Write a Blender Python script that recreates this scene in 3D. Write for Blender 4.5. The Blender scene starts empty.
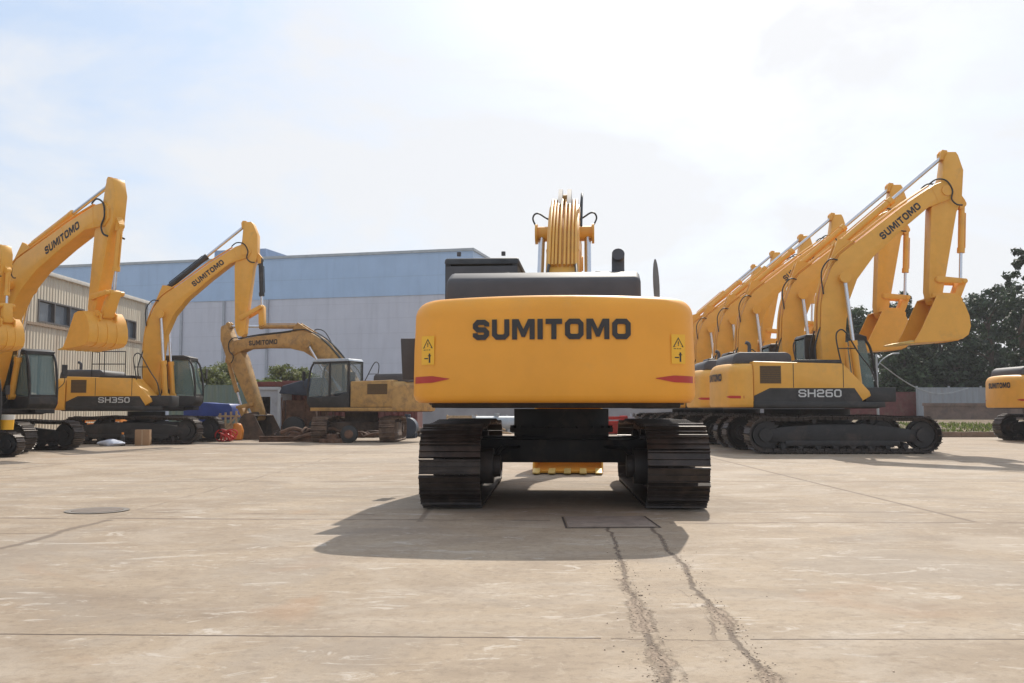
import bpy, bmesh, math, random
from mathutils import Vector, Matrix
random.seed(7)
R = math.radians
scene = bpy.context.scene
COL = scene.collection
V = Vector

# ------------------------------------------------------------------ materials
def new_mat(name):
    m = bpy.data.materials.new(name); m.use_nodes = True
    nt = m.node_tree; b = nt.nodes['Principled BSDF']
    return m, nt, b
def node(nt, t, **kw):
    n = nt.nodes.new(t)
    for k, v in kw.items(): setattr(n, k, v)
    return n
def math_n(nt, op, a, b=None, c=None, clamp=False):
    n = nt.nodes.new('ShaderNodeMath'); n.operation = op; n.use_clamp = clamp
    for i, s in enumerate((a, b, c)):
        if s is None: continue
        if isinstance(s, (int, float)): n.inputs[i].default_value = s
        else: nt.links.new(s, n.inputs[i])
    return n.outputs[0]
def mixc(nt, f, a, b, mode='MIX'):
    n = nt.nodes.new('ShaderNodeMix'); n.data_type = 'RGBA'; n.blend_type = mode
    for idx, s in ((0, f), (6, a), (7, b)):
        if isinstance(s, (int, float)): n.inputs[idx].default_value = s
        elif isinstance(s, tuple): n.inputs[idx].default_value = (*s[:3], 1)
        else: nt.links.new(s, n.inputs[idx])
    return n.outputs[2]
def ramp(nt, f, a, b):
    n = nt.nodes.new('ShaderNodeMapRange'); n.clamp = True
    nt.links.new(f, n.inputs[0]); n.inputs[1].default_value = a; n.inputs[2].default_value = b
    return n.outputs[0]
def noise(nt, vec, scale, detail=4, rough=.55, dist=0):
    n = nt.nodes.new('ShaderNodeTexNoise'); n.inputs['Scale'].default_value = scale
    n.inputs['Detail'].default_value = detail; n.inputs['Roughness'].default_value = rough
    n.inputs['Distortion'].default_value = dist
    if vec is not None: nt.links.new(vec, n.inputs['Vector'])
    return n.outputs['Fac']
def coords(nt, scale=None):
    t = nt.nodes.new('ShaderNodeTexCoord').outputs['Object']
    if scale:
        m = nt.nodes.new('ShaderNodeMapping'); m.inputs['Scale'].default_value = scale
        nt.links.new(t, m.inputs['Vector']); return m.outputs['Vector']
    return t
def bump(nt, b, h, strength=.3, dist=.01):
    n = nt.nodes.new('ShaderNodeBump'); n.inputs['Strength'].default_value = strength
    n.inputs['Distance'].default_value = dist
    nt.links.new(h, n.inputs['Height']); nt.links.new(n.outputs[0], b.inputs['Normal'])

def simple(name, c, rough=.5, metal=0, var=.12, vs=3.0, dirt=None, dirt_amt=.0, dirt_scale=2.0, spec=.5, bmp=0, stretch=None):
    m, nt, b = new_mat(name)
    b.inputs['Roughness'].default_value = rough; b.inputs['Metallic'].default_value = metal
    b.inputs['Specular IOR Level'].default_value = spec
    co = coords(nt, stretch)
    n1 = noise(nt, co, vs, 5, .6)
    lo = tuple(x * (1 - var) for x in c); hi = tuple(min(1, x * (1 + var)) for x in c)
    col = mixc(nt, ramp(nt, n1, .3, .7), lo, hi)
    if dirt:
        n2 = noise(nt, co, dirt_scale, 8, .68, .3)
        f = math_n(nt, 'MULTIPLY', ramp(nt, n2, .62 - dirt_amt * .35, .74 - dirt_amt * .2), min(1, dirt_amt * 1.6))
        col = mixc(nt, f, col, dirt)
        r = math_n(nt, 'ADD', math_n(nt, 'MULTIPLY', f, .35), rough, clamp=True)
        nt.links.new(r, b.inputs['Roughness'])
    nt.links.new(col, b.inputs['Base Color'])
    if bmp: bump(nt, b, noise(nt, co, 30, 4, .6), bmp, .01)
    return m

M = {}
M['yellow'] = simple('yellow_paint', (.80, .395, .055), .42, var=.06, dirt=(.40, .25, .11), dirt_amt=.18, dirt_scale=1.7)
M['yellow_cw'] = simple('orange_yellow_paint', (.92, .385, .032), .46, var=.07, vs=1.3, dirt=(.55, .33, .12), dirt_amt=.12, dirt_scale=1.1)
M['yellow_old'] = simple('weathered_yellow_paint', (.47, .27, .085), .65, var=.15, dirt=(.20, .13, .08), dirt_amt=.4, dirt_scale=3.5)
nt = M['yellow_cw'].node_tree; b_ = nt.nodes['Principled BSDF']
bump(nt, b_, math_n(nt, 'ADD', noise(nt, coords(nt), 2.2, 3, .5), math_n(nt, 'MULTIPLY', noise(nt, coords(nt), 60, 3, .6), .02)), .35, .03)
M['black'] = simple('black_paint', (.03, .028, .027), .55, var=.3, dirt=(.13, .105, .085), dirt_amt=.25, dirt_scale=2.0)
M['hood'] = simple('dark_grey_hood_paint', (.075, .070, .072), .6, var=.15, dirt=(.12, .10, .09), dirt_amt=.15)
M['track'] = simple('dusty_track_steel', (.050, .038, .032), .40, .35, var=.4, vs=5, dirt=(.15, .105, .075), dirt_amt=.3, dirt_scale=4)
M['track_old'] = simple('rusty_track_steel', (.12, .075, .05), .7, .1, var=.4, dirt=(.25, .17, .12), dirt_amt=.5, dirt_scale=3)
M['chassis'] = simple('undercarriage_black', (.025, .022, .021), .6, var=.3, dirt=(.12, .09, .07), dirt_amt=.3, dirt_scale=2.5)
M['chassis_old'] = simple('greasy_undercarriage', (.07, .05, .04), .8, var=.4, dirt=(.16, .11, .08), dirt_amt=.6)
M['chrome'] = simple('chromed_rod', (.62, .63, .66), .18, .9, var=.05)
M['rubber'] = simple('black_rubber_hose', (.02, .02, .02), .5, var=.2)
M['ink'] = simple('black_lettering', (.035, .03, .028), .5, var=.1)
M['inkw'] = simple('white_lettering', (.6, .6, .58), .5, var=.1)
M['red'] = simple('red_stripe_paint', (.50, .035, .02), .4, var=.1)
M['sticker'] = simple('yellow_sticker', (.95, .50, .03), .4, var=.04)
M['seat'] = simple('seat_fabric', (.05, .05, .055), .9)
M['bucket_old'] = simple('rusty_bucket_steel', (.075, .055, .042), .75, .1, var=.4, dirt=(.2, .13, .09), dirt_amt=.5)
M['grille'] = simple('dark_mesh_grille', (.16, .085, .02), .6, var=.3, vs=30)
M['white'] = simple('white_plastic', (.7, .7, .66), .45, var=.06)
M['blue'] = simple('blue_tarpaulin', (.02, .05, .24), .5, var=.3, vs=2, bmp=.3)
M['cardboard'] = simple('brown_cardboard', (.36, .22, .12), .85, var=.08)
M['wood'] = simple('weathered_wood', (.42, .30, .18), .85, var=.25, vs=8)
M['redplastic'] = simple('red_plastic', (.55, .04, .03), .45, var=.2)
M['orange'] = simple('orange_plastic', (.72, .25, .03), .5, var=.15)
M['rust'] = simple('rusty_scrap_steel', (.14, .075, .045), .8, .1, var=.5, vs=5)
M['steelgrey'] = simple('grey_galvanised_steel', (.38, .40, .41), .5, .4, var=.12)
M['maroon'] = simple('maroon_painted_steel', (.16, .045, .04), .7, var=.25, dirt=(.2, .13, .1), dirt_amt=.4)
M['palegrey'] = simple('pale_grey_painted_sheet', (.42, .47, .52), .5, var=.08, dirt=(.2, .17, .14), dirt_amt=.25)
M['dkblue'] = simple('faded_navy_sheet', (.035, .05, .08), .6, var=.3)
M['steel_teeth'] = simple('bucket_tooth_steel', (.62, .42, .12), .5, .1, var=.2)

m, nt, b = new_mat('tinted_cab_glass')
b.inputs['Base Color'].default_value = (.20, .28, .26, 1); b.inputs['Roughness'].default_value = .06
b.inputs['Alpha'].default_value = .5
M['glass'] = m
m, nt, b = new_mat('clear_cab_glass')
b.inputs['Base Color'].default_value = (.35, .42, .42, 1); b.inputs['Roughness'].default_value = .08
b.inputs['Alpha'].default_value = .22
M['glass_clear'] = m
m, nt, b = new_mat('dark_window_glass')
b.inputs['Base Color'].default_value = (.10, .12, .14, 1); b.inputs['Roughness'].default_value = .12
M['wglass'] = m

def corrugated(name, c, freq, axis='X', var=.1, dirt=(.25, .18, .12), amt=.2, rib=.5, rough=.55, hline=None):
    m, nt, b = new_mat(name); b.inputs['Roughness'].default_value = rough
    co = coords(nt); sep = node(nt, 'ShaderNodeSeparateXYZ'); nt.links.new(co, sep.inputs[0])
    u = sep.outputs[axis]
    w = math_n(nt, 'SINE', math_n(nt, 'MULTIPLY', u, freq * 2 * math.pi))
    col = mixc(nt, ramp(nt, noise(nt, co, .6, 5), .3, .7), tuple(x * (1 - var) for x in c), tuple(min(1, x * (1 + var)) for x in c))
    mp = node(nt, 'ShaderNodeMapping'); mp.inputs['Scale'].default_value = (1.3, 1.3, .12); nt.links.new(co, mp.inputs[0])
    st = noise(nt, mp.outputs[0], 1.6, 6, .65)
    col = mixc(nt, math_n(nt, 'MULTIPLY', ramp(nt, st, .5, .75), amt), col, dirt)
    if hline:
        z = sep.outputs['Z']
        fz = math_n(nt, 'FRACT', math_n(nt, 'MULTIPLY', z, 1 / hline))
        l = math_n(nt, 'LESS_THAN', fz, .05)
        col = mixc(nt, math_n(nt, 'MULTIPLY', l, .2), col, tuple(x * .6 for x in c))
    nt.links.new(col, b.inputs['Base Color'])
    bump(nt, b, w, rib, .04)
    return m

# ------------------------------------------------------------------ mesh builder
class MB:
    def __init__(s, xf=None): s.v = []; s.f = []; s.xf = xf
    def add(s, vs, fs):
        n = len(s.v)
        for p in vs:
            p = V(p)
            s.v.append(s.xf(p) if s.xf else p)
        for f in fs: s.f.append(tuple(i + n for i in f))
        return s
    def box(s, x0, x1, y0, y1, z0, z1):
        vs = [(x, y, z) for z in (z0, z1) for x, y in ((x0, y0), (x1, y0), (x1, y1), (x0, y1))]
        return s.add(vs, [(3, 2, 1, 0), (4, 5, 6, 7), (0, 1, 5, 4), (1, 2, 6, 5), (2, 3, 7, 6), (3, 0, 4, 7)])
    def prism(s, pts, y0, y1):          # pts in (x,z), extruded along y
        n = len(pts)
        vs = [(p[0], y0, p[1]) for p in pts] + [(p[0], y1, p[1]) for p in pts]
        return s.add(vs, [tuple(range(n)), tuple(range(2 * n - 1, n - 1, -1))] + [(i, i + n, (i + 1) % n + n, (i + 1) % n) for i in range(n)])
    def prism_z(s, pts, z0, z1):        # pts in (x,y)
        n = len(pts)
        vs = [(p[0], p[1], z0) for p in pts] + [(p[0], p[1], z1) for p in pts]
        return s.add(vs, [tuple(range(n - 1, -1, -1)), tuple(range(n, 2 * n))] + [(i, (i + 1) % n, (i + 1) % n + n, i + n) for i in range(n)])
    def cyl(s, p0, p1, r0, n=16, r1=None):
        p0 = V(p0); p1 = V(p1); r1 = r0 if r1 is None else r1
        d = (p1 - p0).normalized(); a = d.orthogonal().normalized(); b = d.cross(a)
        vs = []
        for p, r in ((p0, r0), (p1, r1)):
            for i in range(n):
                t = 2 * math.pi * i / n
                vs.append(p + (a * math.cos(t) + b * math.sin(t)) * r)
        return s.add(vs, [tuple(range(n - 1, -1, -1)), tuple(range(n, 2 * n))] + [(i, (i + 1) % n, (i + 1) % n + n, i + n) for i in range(n)])
    def tube(s, pts, r, n=8, smooth=True):
        pts = [V(p) for p in pts]
        if smooth and len(pts) > 2:
            q = []
            for i in range(len(pts) - 1):
                p0 = pts[max(i - 1, 0)]; p1 = pts[i]; p2 = pts[i + 1]; p3 = pts[min(i + 2, len(pts) - 1)]
                for k in range(5):
                    t = k / 5
                    q.append(.5 * ((2 * p1) + (p2 - p0) * t + (2 * p0 - 5 * p1 + 4 * p2 - p3) * t * t + (3 * p1 - p0 - 3 * p2 + p3) * t ** 3))
            q.append(pts[-1]); pts = q
        vs = []; fs = []; a = None; N = len(pts)
        for i, p in enumerate(pts):
            d = (pts[min(i + 1, N - 1)] - pts[max(i - 1, 0)])
            d = d.normalized() if d.length > 1e-9 else V((0, 0, 1))
            a = d.orthogonal().normalized() if a is None else (a - d * a.dot(d)).normalized()
            b = d.cross(a)
            for k in range(n):
                t = 2 * math.pi * k / n; vs.append(p + (a * math.cos(t) + b * math.sin(t)) * r)
        for i in range(N - 1):
            for k in range(n):
                fs.append((i * n + k, i * n + (k + 1) % n, (i + 1) * n + (k + 1) % n, (i + 1) * n + k))
        fs.append(tuple(range(n - 1, -1, -1))); fs.append(tuple((N - 1) * n + k for k in range(n)))
        return s.add(vs, fs)
    def build(s, name, mat, parent=None, bevel=0, seg=2, ang=35, label=None):
        me = bpy.data.meshes.new(name); me.from_pydata([tuple(p) for p in s.v], [], s.f)
        bm = bmesh.new(); bm.from_mesh(me)
        bmesh.ops.recalc_face_normals(bm, faces=bm.faces)
        if bevel:
            es = [e for e in bm.edges if len(e.link_faces) == 2 and e.calc_face_angle(0) > R(30)]
            bmesh.ops.bevel(bm, geom=es, offset=bevel, segments=seg, profile=.5, affect='EDGES', clamp_overlap=True)
        for f in bm.faces: f.smooth = True
        for e in bm.edges:
            e.smooth = not (len(e.link_faces) != 2 or e.calc_face_angle(0) > R(ang))
        bm.to_mesh(me); bm.free()
        me.materials.append(mat if not isinstance(mat, str) else M[mat])
        o = bpy.data.objects.new(name, me); COL.objects.link(o)
        if parent: o.parent = parent
        if label: o['label'] = label
        return o

def tag(o, label, cat, group=None):
    o['label'] = label; o['category'] = cat
    if group: o['group'] = group
    return o
def empty(name, loc, label, cat, rz=0, scale=1, group=None):
    o = bpy.data.objects.new(name, None); COL.objects.link(o); o.empty_display_size = .3
    o.location = loc; o.rotation_euler = (0, 0, rz); o.scale = (scale,) * 3
    return tag(o, label, cat, group)
def copy_tree(o, parent=None):
    c = o.copy(); COL.objects.link(c); c.parent = parent
    for ch in list(o.children): copy_tree(ch, c)
    return c

# ------------------------------------------------------------------ lettering
def ribbon(pts, t, closed=False):
    n = len(pts); out = []
    P = [V((p[0], p[1])) for p in pts]
    for i in range(n):
        if closed or 0 < i < n - 1:
            d0 = (P[i] - P[i - 1]).normalized(); d1 = (P[(i + 1) % n] - P[i]).normalized()
            m = (d0 + d1).normalized(); nn = V((-m.y, m.x)); k = 1 / max(.4, nn.dot(V((-d0.y, d0.x))))
        else:
            d = (P[1] - P[0]).normalized() if i == 0 else (P[-1] - P[-2]).normalized()
            nn = V((-d.y, d.x)); k = 1
        out.append((P[i] + nn * t / 2 * k, P[i] - nn * t / 2 * k))
    vs = [q for p in out for q in p]
    m = n if closed else n - 1
    fs = [(2 * i, 2 * i + 1, 2 * ((i + 1) % n) + 1, 2 * ((i + 1) % n)) for i in range(m)]
    return vs, fs
def chamf(pts, c, closed=False):
    out = []; n = len(pts)
    for i in range(n):
        p = V(pts[i])
        if not closed and i in (0, n - 1): out.append(p); continue
        a = V(pts[i - 1]); b = V(pts[(i + 1) % n])
        out.append(p + (a - p).normalized() * min(c, (a - p).length * .45)); out.append(p + (b - p).normalized() * min(c, (b - p).length * .45))
    return out
def glyph(ch, t):
    a = t / 2; c = .13
    if ch == 'S':
        W = .86; return W, [ribbon(chamf([(W - a, .66), (W - a, 1 - a), (a, 1 - a), (a, .5), (W - a, .5), (W - a, a), (a, a), (a, .34)], c), t)]
    if ch == 'U':
        W = .9; return W, [ribbon(chamf([(a, 1), (a, a), (W - a, a), (W - a, 1)], c), t)]
    if ch in 'O0':
        W = .94 if ch == 'O' else .8; return W, [ribbon(chamf([(a, a), (W - a, a), (W - a, 1 - a), (a, 1 - a)], c, True), t, True)]
    if ch == 'I':
        return t * 1.05, [([(0, 0), (t * 1.05, 0), (t * 1.05, 1), (0, 1)], [(0, 1, 2, 3)])]
    if ch == 'T':
        W = .84; l = W / 2 - t / 2; r = W / 2 + t / 2
        return W, [([(l, 0), (r, 0), (r, 1 - t), (W, 1 - t), (W, 1), (0, 1), (0, 1 - t), (l, 1 - t)], [tuple(range(8))])]
    if ch == 'M':
        W = 1.16; q = t * 1.3
        return W, [([(0, 0), (t, 0), (t, .66), (W / 2 - .09, .12), (W / 2 + .09, .12), (W - t, .66), (W - t, 0), (W, 0), (W, 1), (W - q, 1), (W / 2, .5), (q, 1), (0, 1)], [tuple(range(13))])]
    if ch == 'H':
        W = .86; h = .5 - t / 2; k = .5 + t / 2
        return W, [([(0, 0), (t, 0), (t, h), (W - t, h), (W - t, 0), (W, 0), (W, 1), (W - t, 1), (W - t, k), (t, k), (t, 1), (0, 1)], [tuple(range(12))])]
    if ch == '2':
        W = .8; return W, [ribbon(chamf([(a, .68), (a, 1 - a), (W - a, 1 - a), (W - a, .5), (a, .5), (a, a), (W, a)], .1), t)]
    if ch == '5':
        W = .8; return W, [ribbon(chamf([(W, 1 - a), (a, 1 - a), (a, .55), (W - a, .55), (W - a, a), (0, a)], .1), t)]
    if ch == '3':
        W = .8; return W, [ribbon(chamf([(0, 1 - a), (W - a, 1 - a), (W - a, a), (0, a)], .1), t), ([(.2, .5 - a), (W - t, .5 - a), (W - t, .5 + a), (.2, .5 + a)], [(0, 1, 2, 3)])]
    if ch == '6':
        W = .8; return W, [ribbon(chamf([(W, 1 - a), (a, 1 - a), (a, a), (W - a, a), (W - a, .56), (t, .56)], .1), t)]
    return .4, []
def word(text, t=.26, gap=.14):
    parts = []; x = 0
    for ch in text:
        W, gs = glyph(ch, t)
        for vs, fs in gs: parts.append(([(p[0] + x, p[1]) for p in vs], fs))
        x += W + gap
    return parts, x - gap
def lettering(name, text, fn, mat, parent, h, width=None, t=.26, gap=.14, label=None):
    parts, L = word(text, t, gap); sx = (width / L) if width else h
    mb = MB()
    for vs, fs in parts: mb.add([fn((p[0] - L / 2) * sx, (p[1] - .5) * h) for p in vs], fs)
    return mb.build(name, mat, parent, label=label)

# ------------------------------------------------------------------ excavator
F0 = V((.2, 1.9)); P0 = V((3.45, 7.2)); K0 = V((3.09, 4.16)); LP0 = V((3.67, 4.16)); A0 = V((3.14, 4.72)); B0 = V((3.85, 4.68))
def rot(p, a): return V((p.x * math.cos(a) - p.y * math.sin(a), p.x * math.sin(a) + p.y * math.cos(a)))
def circ(a, ra, b, rb, side):
    d = b - a; L = d.length; L = min(L, ra + rb - 1e-4)
    x = (ra * ra - rb * rb + L * L) / (2 * L); h = math.sqrt(max(0, ra * ra - x * x)); u = d.normalized()
    return a + u * x + V((-u.y, u.x)) * h * side

def track_path(L, H):
    r = H / 2 - .03; xa = L / 2 - H / 2
    pts = []
    n = 200
    for i in range(41):                          # bottom rear -> front
        pts.append(V((-xa + 2 * xa * i / 40, .03)))
    for i in range(1, 25):
        a = -math.pi / 2 + math.pi * i / 24; pts.append(V((xa + r * math.cos(a), .03 + r + r * math.sin(a))))
    for i in range(1, 41):
        u = i / 40; x = xa - 2 * xa * u
        bumpz = .045 * math.sin(math.pi * u) - .02 * abs(math.sin(3 * math.pi * u))
        pts.append(V((x, .03 + 2 * r + bumpz)))
    for i in range(1, 24):
        a = math.pi / 2 + math.pi * i / 24; pts.append(V((-xa + r * math.cos(a), .03 + r + r * math.sin(a))))
    return pts
def shoe_track(mb, pts, y0, y1, yc, phase=0.0):
    n = len(pts); seg = [(pts[(i + 1) % n] - pts[i]).length for i in range(n)]; tot = sum(seg)
    N = round(tot / .19); step = tot / N
    def at(s):
        s %= tot
        for i in range(n):
            if s <= seg[i]: return pts[i].lerp(pts[(i + 1) % n], s / seg[i])
            s -= seg[i]
        return pts[0]
    ins = []
    for k in range(N):
        p = at(k * step + phase); q = at(k * step + step * .5 + phase); r = at(k * step + step + phase)
        d = (r - p).normalized(); nn = V((d.y, -d.x)); L = step * .93   # nn points outwards (path runs counter-clockwise)
        prof = [(-.5, 0), (-.5, .062), (-.42, .062), (-.38, .02), (-.05, .02), (-.03, .045), (.03, .045), (.05, .02), (.36, .02), (.39, .045), (.45, .045), (.47, 0)]
        pp = [q + d * (u * L) + nn * (w - .03) for u, w in prof]
        mb.prism([(a.x, a.y) for a in pp], y0 + random.uniform(-.003, .003), y1 + random.uniform(-.003, .003))
        ins.append(q - nn * .055)
        a_ = q - nn * .03; 
        lk = [a_ + d * (-.5 * L), a_ + d * (.5 * L), a_ + d * (.45 * L) - nn * .075, a_ - d * (.45 * L) - nn * .075]
        mb.prism([(a.x, a.y) for a in lk], yc - .11, yc - .06)
        mb.prism([(a.x, a.y) for a in lk], yc + .06, yc + .11)

def excavator(name, label, loc, uyaw, syaw, beta=0, sigma=0, kappa=0, model='SH260', track_len=5.05, shoe=.6, gauge=2.6,
              bs=1.0, cw_r=3.05, group=None, paint='yellow', cwpaint=None, old=False, bucket=True, big=False, cab_wide=0, cyl_dark=False,
              rails=False, detail=True, bscale=.95, scale=1.0, side_letters=True, ss=1.0):
    root = empty(name, loc, label, 'excavator', uyaw, scale, group)
    slew = syaw - uyaw
    cwpaint = cwpaint or paint
    TR = 'track_old' if old else 'track'; CH = 'chassis_old' if old else 'chassis'
    BL = 'black'
    def up(mb, nm, mat, **kw):
        o = mb.build(nm, mat, root, **kw); o.rotation_euler = (0, 0, slew); return o
    # ---- undercarriage
    H = .98
    c = MB(); c.box(-.62, .62, -.62, .62, .45, .80); c.box(-.85, -.45, -gauge / 2 + .15, gauge / 2 - .15, .46, .76); c.box(.45, .85, -gauge / 2 + .15, gauge / 2 - .15, .46, .76)
    c.box(-.5, .5, -gauge / 2 + .15, gauge / 2 - .15, .50, .72)
    und = c.build('undercarriage', CH, root, bevel=.02)
    s = MB(); s.cyl((0, 0, .78), (0, 0, 1.16), .66, 32); s.cyl((0, 0, .84), (0, 0, .9), .72, 32)
    for i in range(20):
        a = i * math.pi / 10; s.cyl((.69 * math.cos(a), .69 * math.sin(a), .89), (.69 * math.cos(a), .69 * math.sin(a), .93), .025, 6)
    s.build('slewing_ring', CH, und)
    for sd in (-1, 1):
        s = MB(); s.cyl((-(track_len / 2 - H / 2), sd * (gauge / 2 - .2), H / 2), (-(track_len / 2 - H / 2), sd * (gauge / 2 - .48), H / 2), .21, 20); s.cyl((-(track_len / 2 - H / 2), sd * (gauge / 2 - .48), H / 2), (-(track_len / 2 - H / 2), sd * (gauge / 2 - .56), H / 2), .13, 16)
        s.build('travel_motor', CH, und)
        s = MB(); s.tube([(-(track_len / 2 - H / 2) + .05, sd * (gauge / 2 - .5), H / 2 + .1), (-1.4, sd * (gauge / 2 - .55), .68), (-.9, sd * .6, .66), (-.6, sd * .35, .7)], .025, 8); s.build('hose', 'rubber', und)
    pts = track_path(track_len, H); xa = track_len / 2 - H / 2; r = H / 2 - .03
    for sd in (-1, 1):
        yc = sd * gauge / 2
        t = MB(); shoe_track(t, pts, yc - shoe / 2, yc + shoe / 2, yc, phase=.05 * sd + .07)
        tr = t.build('track', TR, root)
        f = MB(); f.prism([(-xa + .1, .30), (xa - .25, .30), (xa - .1, .42), (xa - .1, .58), (xa - .5, .66), (.6, .76), (-.6, .76), (-xa + .5, .70), (-xa + .05, .62)], yc - .17, yc + .17)
        f.prism([(-xa + .5, .2), (xa - .6, .2), (xa - .6, .34), (-xa + .5, .34)], yc - .2, yc + .2)
        f.build('track_frame', CH, tr, bevel=.015)
        for x, nm in ((xa, 'idler'), (-xa, 'sprocket')):
            w = MB(); w.cyl((x, yc - .05, H / 2), (x, yc + .05, H / 2), r - .07, 28); w.cyl((x, yc - .14, H / 2), (x, yc + .14, H / 2), r - .14, 28)
            w.cyl((x, yc - .22, H / 2), (x, yc + .22, H / 2), .17, 20)
            if nm == 'sprocket':
                for k in range(21):
                    a = 2 * math.pi * k / 21; ca, sa = math.cos(a), math.sin(a); q = []
                    for rr, ww in ((r - .09, .045), (r - .02, .02)):
                        q.append((rr, ww))
                    (r1, w1), (r2, w2) = q
                    w.prism([(x + r1 * ca - w1 * sa, H / 2 + r1 * sa + w1 * ca), (x + r2 * ca - w2 * sa, H / 2 + r2 * sa + w2 * ca), (x + r2 * ca + w2 * sa, H / 2 + r2 * sa - w2 * ca), (x + r1 * ca + w1 * sa, H / 2 + r1 * sa - w1 * ca)], yc - .04, yc + .04)
            w.build(nm, CH, tr)
        for k in range(8):
            x = -xa + .45 + (2 * xa - .9) * k / 7
            w = MB(); w.cyl((x, yc - .19, .2), (x, yc + .19, .2), .075, 14); w.cyl((x, yc - .12, .2), (x, yc + .12, .2), .095, 14)
            w.build('roller', CH, tr)
        for x in (-.75, .75):
            w = MB(); w.cyl((x, yc - .13, .83), (x, yc + .13, .83), .06, 12); w.build('carrier_roller', CH, tr)
    # ---- house frame
    W = 1.5 if not big else 1.53; TOP = 2.42
    d = MB(); d.prism([(-2.5, 1.17), (.9, 1.17), (1.1, 1.22), (1.1, 1.34), (-2.5, 1.34)], -1.42, 1.42)
    d.box(-2.6, .6, -.55, .55, 1.345, 1.75)
    deck = up(d, 'revolving_frame', CH, bevel=.02)
    # ---- right side body (y<0)
    p = MB(); p.prism([(-2.32, 1.36), (.5, 1.36), (.74, 1.5), (.70, 1.62), (.02, 2.34), (-2.32, TOP - .02)], -1.46, -.5)
    up(p, 'side_panel', paint, bevel=.03)
    p = MB(); p.prism([(-2.32, 1.205), (1.1, 1.205), (1.08, 1.345), (-2.32, 1.345)], -1.475, -.8)
    up(p, 'side_skirt', BL, bevel=.01)
    if not old:
        p = MB(); p.prism([(-2.31, 1.345), (.5, 1.345), (.5, 1.40), (.3, 1.70), (-1.9, 1.70), (-2.31, 1.50)][::1], -1.468, -1.44)
        st = up(p, 'side_stripe', BL)
    q = MB()
    for xx in (-1.28, .02): q.box(xx - .008, xx + .008, -1.466, -1.44, 1.71 if not old else 1.36, 2.34)
    up(q, 'panel_gap', 'ink')
    g = MB(); g.box(-2.15, -1.6, -1.468, -1.45, 1.82, 2.28)
    gr = up(g, 'air_grille', 'grille')
    g = MB()
    for k in range(9): g.box(-2.13, -1.62, -1.476, -1.469, 1.85 + k * .048, 1.865 + k * .048)
    g.build('grille_slat', 'black', gr)
    g = MB(); g.box(-2.2, -1.55, -1.463, -1.455, 1.35, 1.36)
    # model lettering
    if side_letters and not old:
        lettering('model_lettering', model, lambda u, v: V((-.6 + u, -1.474, 1.565 + v)), 'inkw', root, .20, width=1.12, t=.17).rotation_euler = (0, 0, slew)
        lettering('model_lettering', model, lambda u, v: V((-1.1 - u, 1.474, 1.565 + v)), 'inkw', root, .20, width=1.12, t=.17).rotation_euler = (0, 0, slew)
    # ---- left side body behind the cab (y>0)
    p = MB(); p.prism([(-2.32, 1.36), (-.42, 1.36), (-.42, TOP - .06), (-2.32, TOP - .02)], .5, 1.46)
    up(p, 'side_panel', paint, bevel=.03)
    p = MB(); p.prism([(-2.32, 1.205), (1.45, 1.205), (1.45, 1.34), (-2.32, 1.345)], .8, 1.475)
    up(p, 'side_skirt', BL if not old else paint, bevel=.01)
    if not old:
        p = MB(); p.prism([(-2.31, 1.345), (-.42, 1.345), (-.42, 1.70), (-1.9, 1.70), (-2.31, 1.50)], 1.44, 1.468)
        up(p, 'side_stripe', BL)
    g = MB(); g.box(-2.1, -1.2, 1.45, 1.469, 1.85, 2.25); gr = up(g, 'air_grille', 'grille')
    g = MB()
    for k in range(8): g.box(-2.08, -1.22, 1.47, 1.477, 1.88 + k * .048, 1.895 + k * .048)
    g.build('grille_slat', 'black', gr)
    # ---- counterweight
    RR = cw_r; RC = (.36 if not big else .27); BT = (.24 if not big else .19); zt = TOP - .08; zb = 1.20 if not big else 1.225
    def sx(ay):
        base = -RR + .10 * ay * ay
        if ay > W - RC: t_ = min(1, (ay - (W - RC)) / RC); base += RC * .9 * (1 - math.sqrt(max(0, 1 - t_ * t_)))
        return base
    levels = [(zb, .05), (zb + .03, .015), (zb + .08, 0), (1.5, 0), (1.8, .004), (2.0, .012)]
    for k in range(8):
        a = math.pi / 2 * k / 7; levels.append((zt - BT + BT * math.sin(a), .015 + BT * (1 - math.cos(a)) * .85))
    ny = 44; vs = []; rows = []
    for z, dd in levels:
        w = W - dd; row = []
        for i in range(ny + 1):
            a = -math.pi / 2 + math.pi * i / ny; y = w * math.sin(a)
            row.append(V((sx(abs(y) * W / w) + dd * .8, y, z)))
        row = [V((-2.34, -w, z))] + row + [V((-2.34, w, z))]
        rows.append(row)
    # crown of the weight rises slightly towards the middle
    for k, row in enumerate(rows):
        if k >= 6:
            for v_ in row: v_.z += .022 * (1 - (v_.y / W) ** 2)
    n = len(rows[0]); fs = []
    vs = [v_ for row in rows for v_ in row]
    for k in range(len(rows) - 1):
        for i in range(n - 1): fs.append((k * n + i, k * n + i + 1, (k + 1) * n + i + 1, (k + 1) * n + i))
        fs.append((k * n + n - 1, k * n, (k + 1) * n, (k + 1) * n + n - 1))
    fs.append(tuple(range(n - 1, -1, -1))); fs.append(tuple((len(rows) - 1) * n + i for i in range(n)))
    cwm = MB().add(vs, fs); cw = up(cwm, 'counterweight', cwpaint, ang=50)
    def onrear(y, z, off=.006): return V((sx(abs(y)) - off, y, z))
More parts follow.
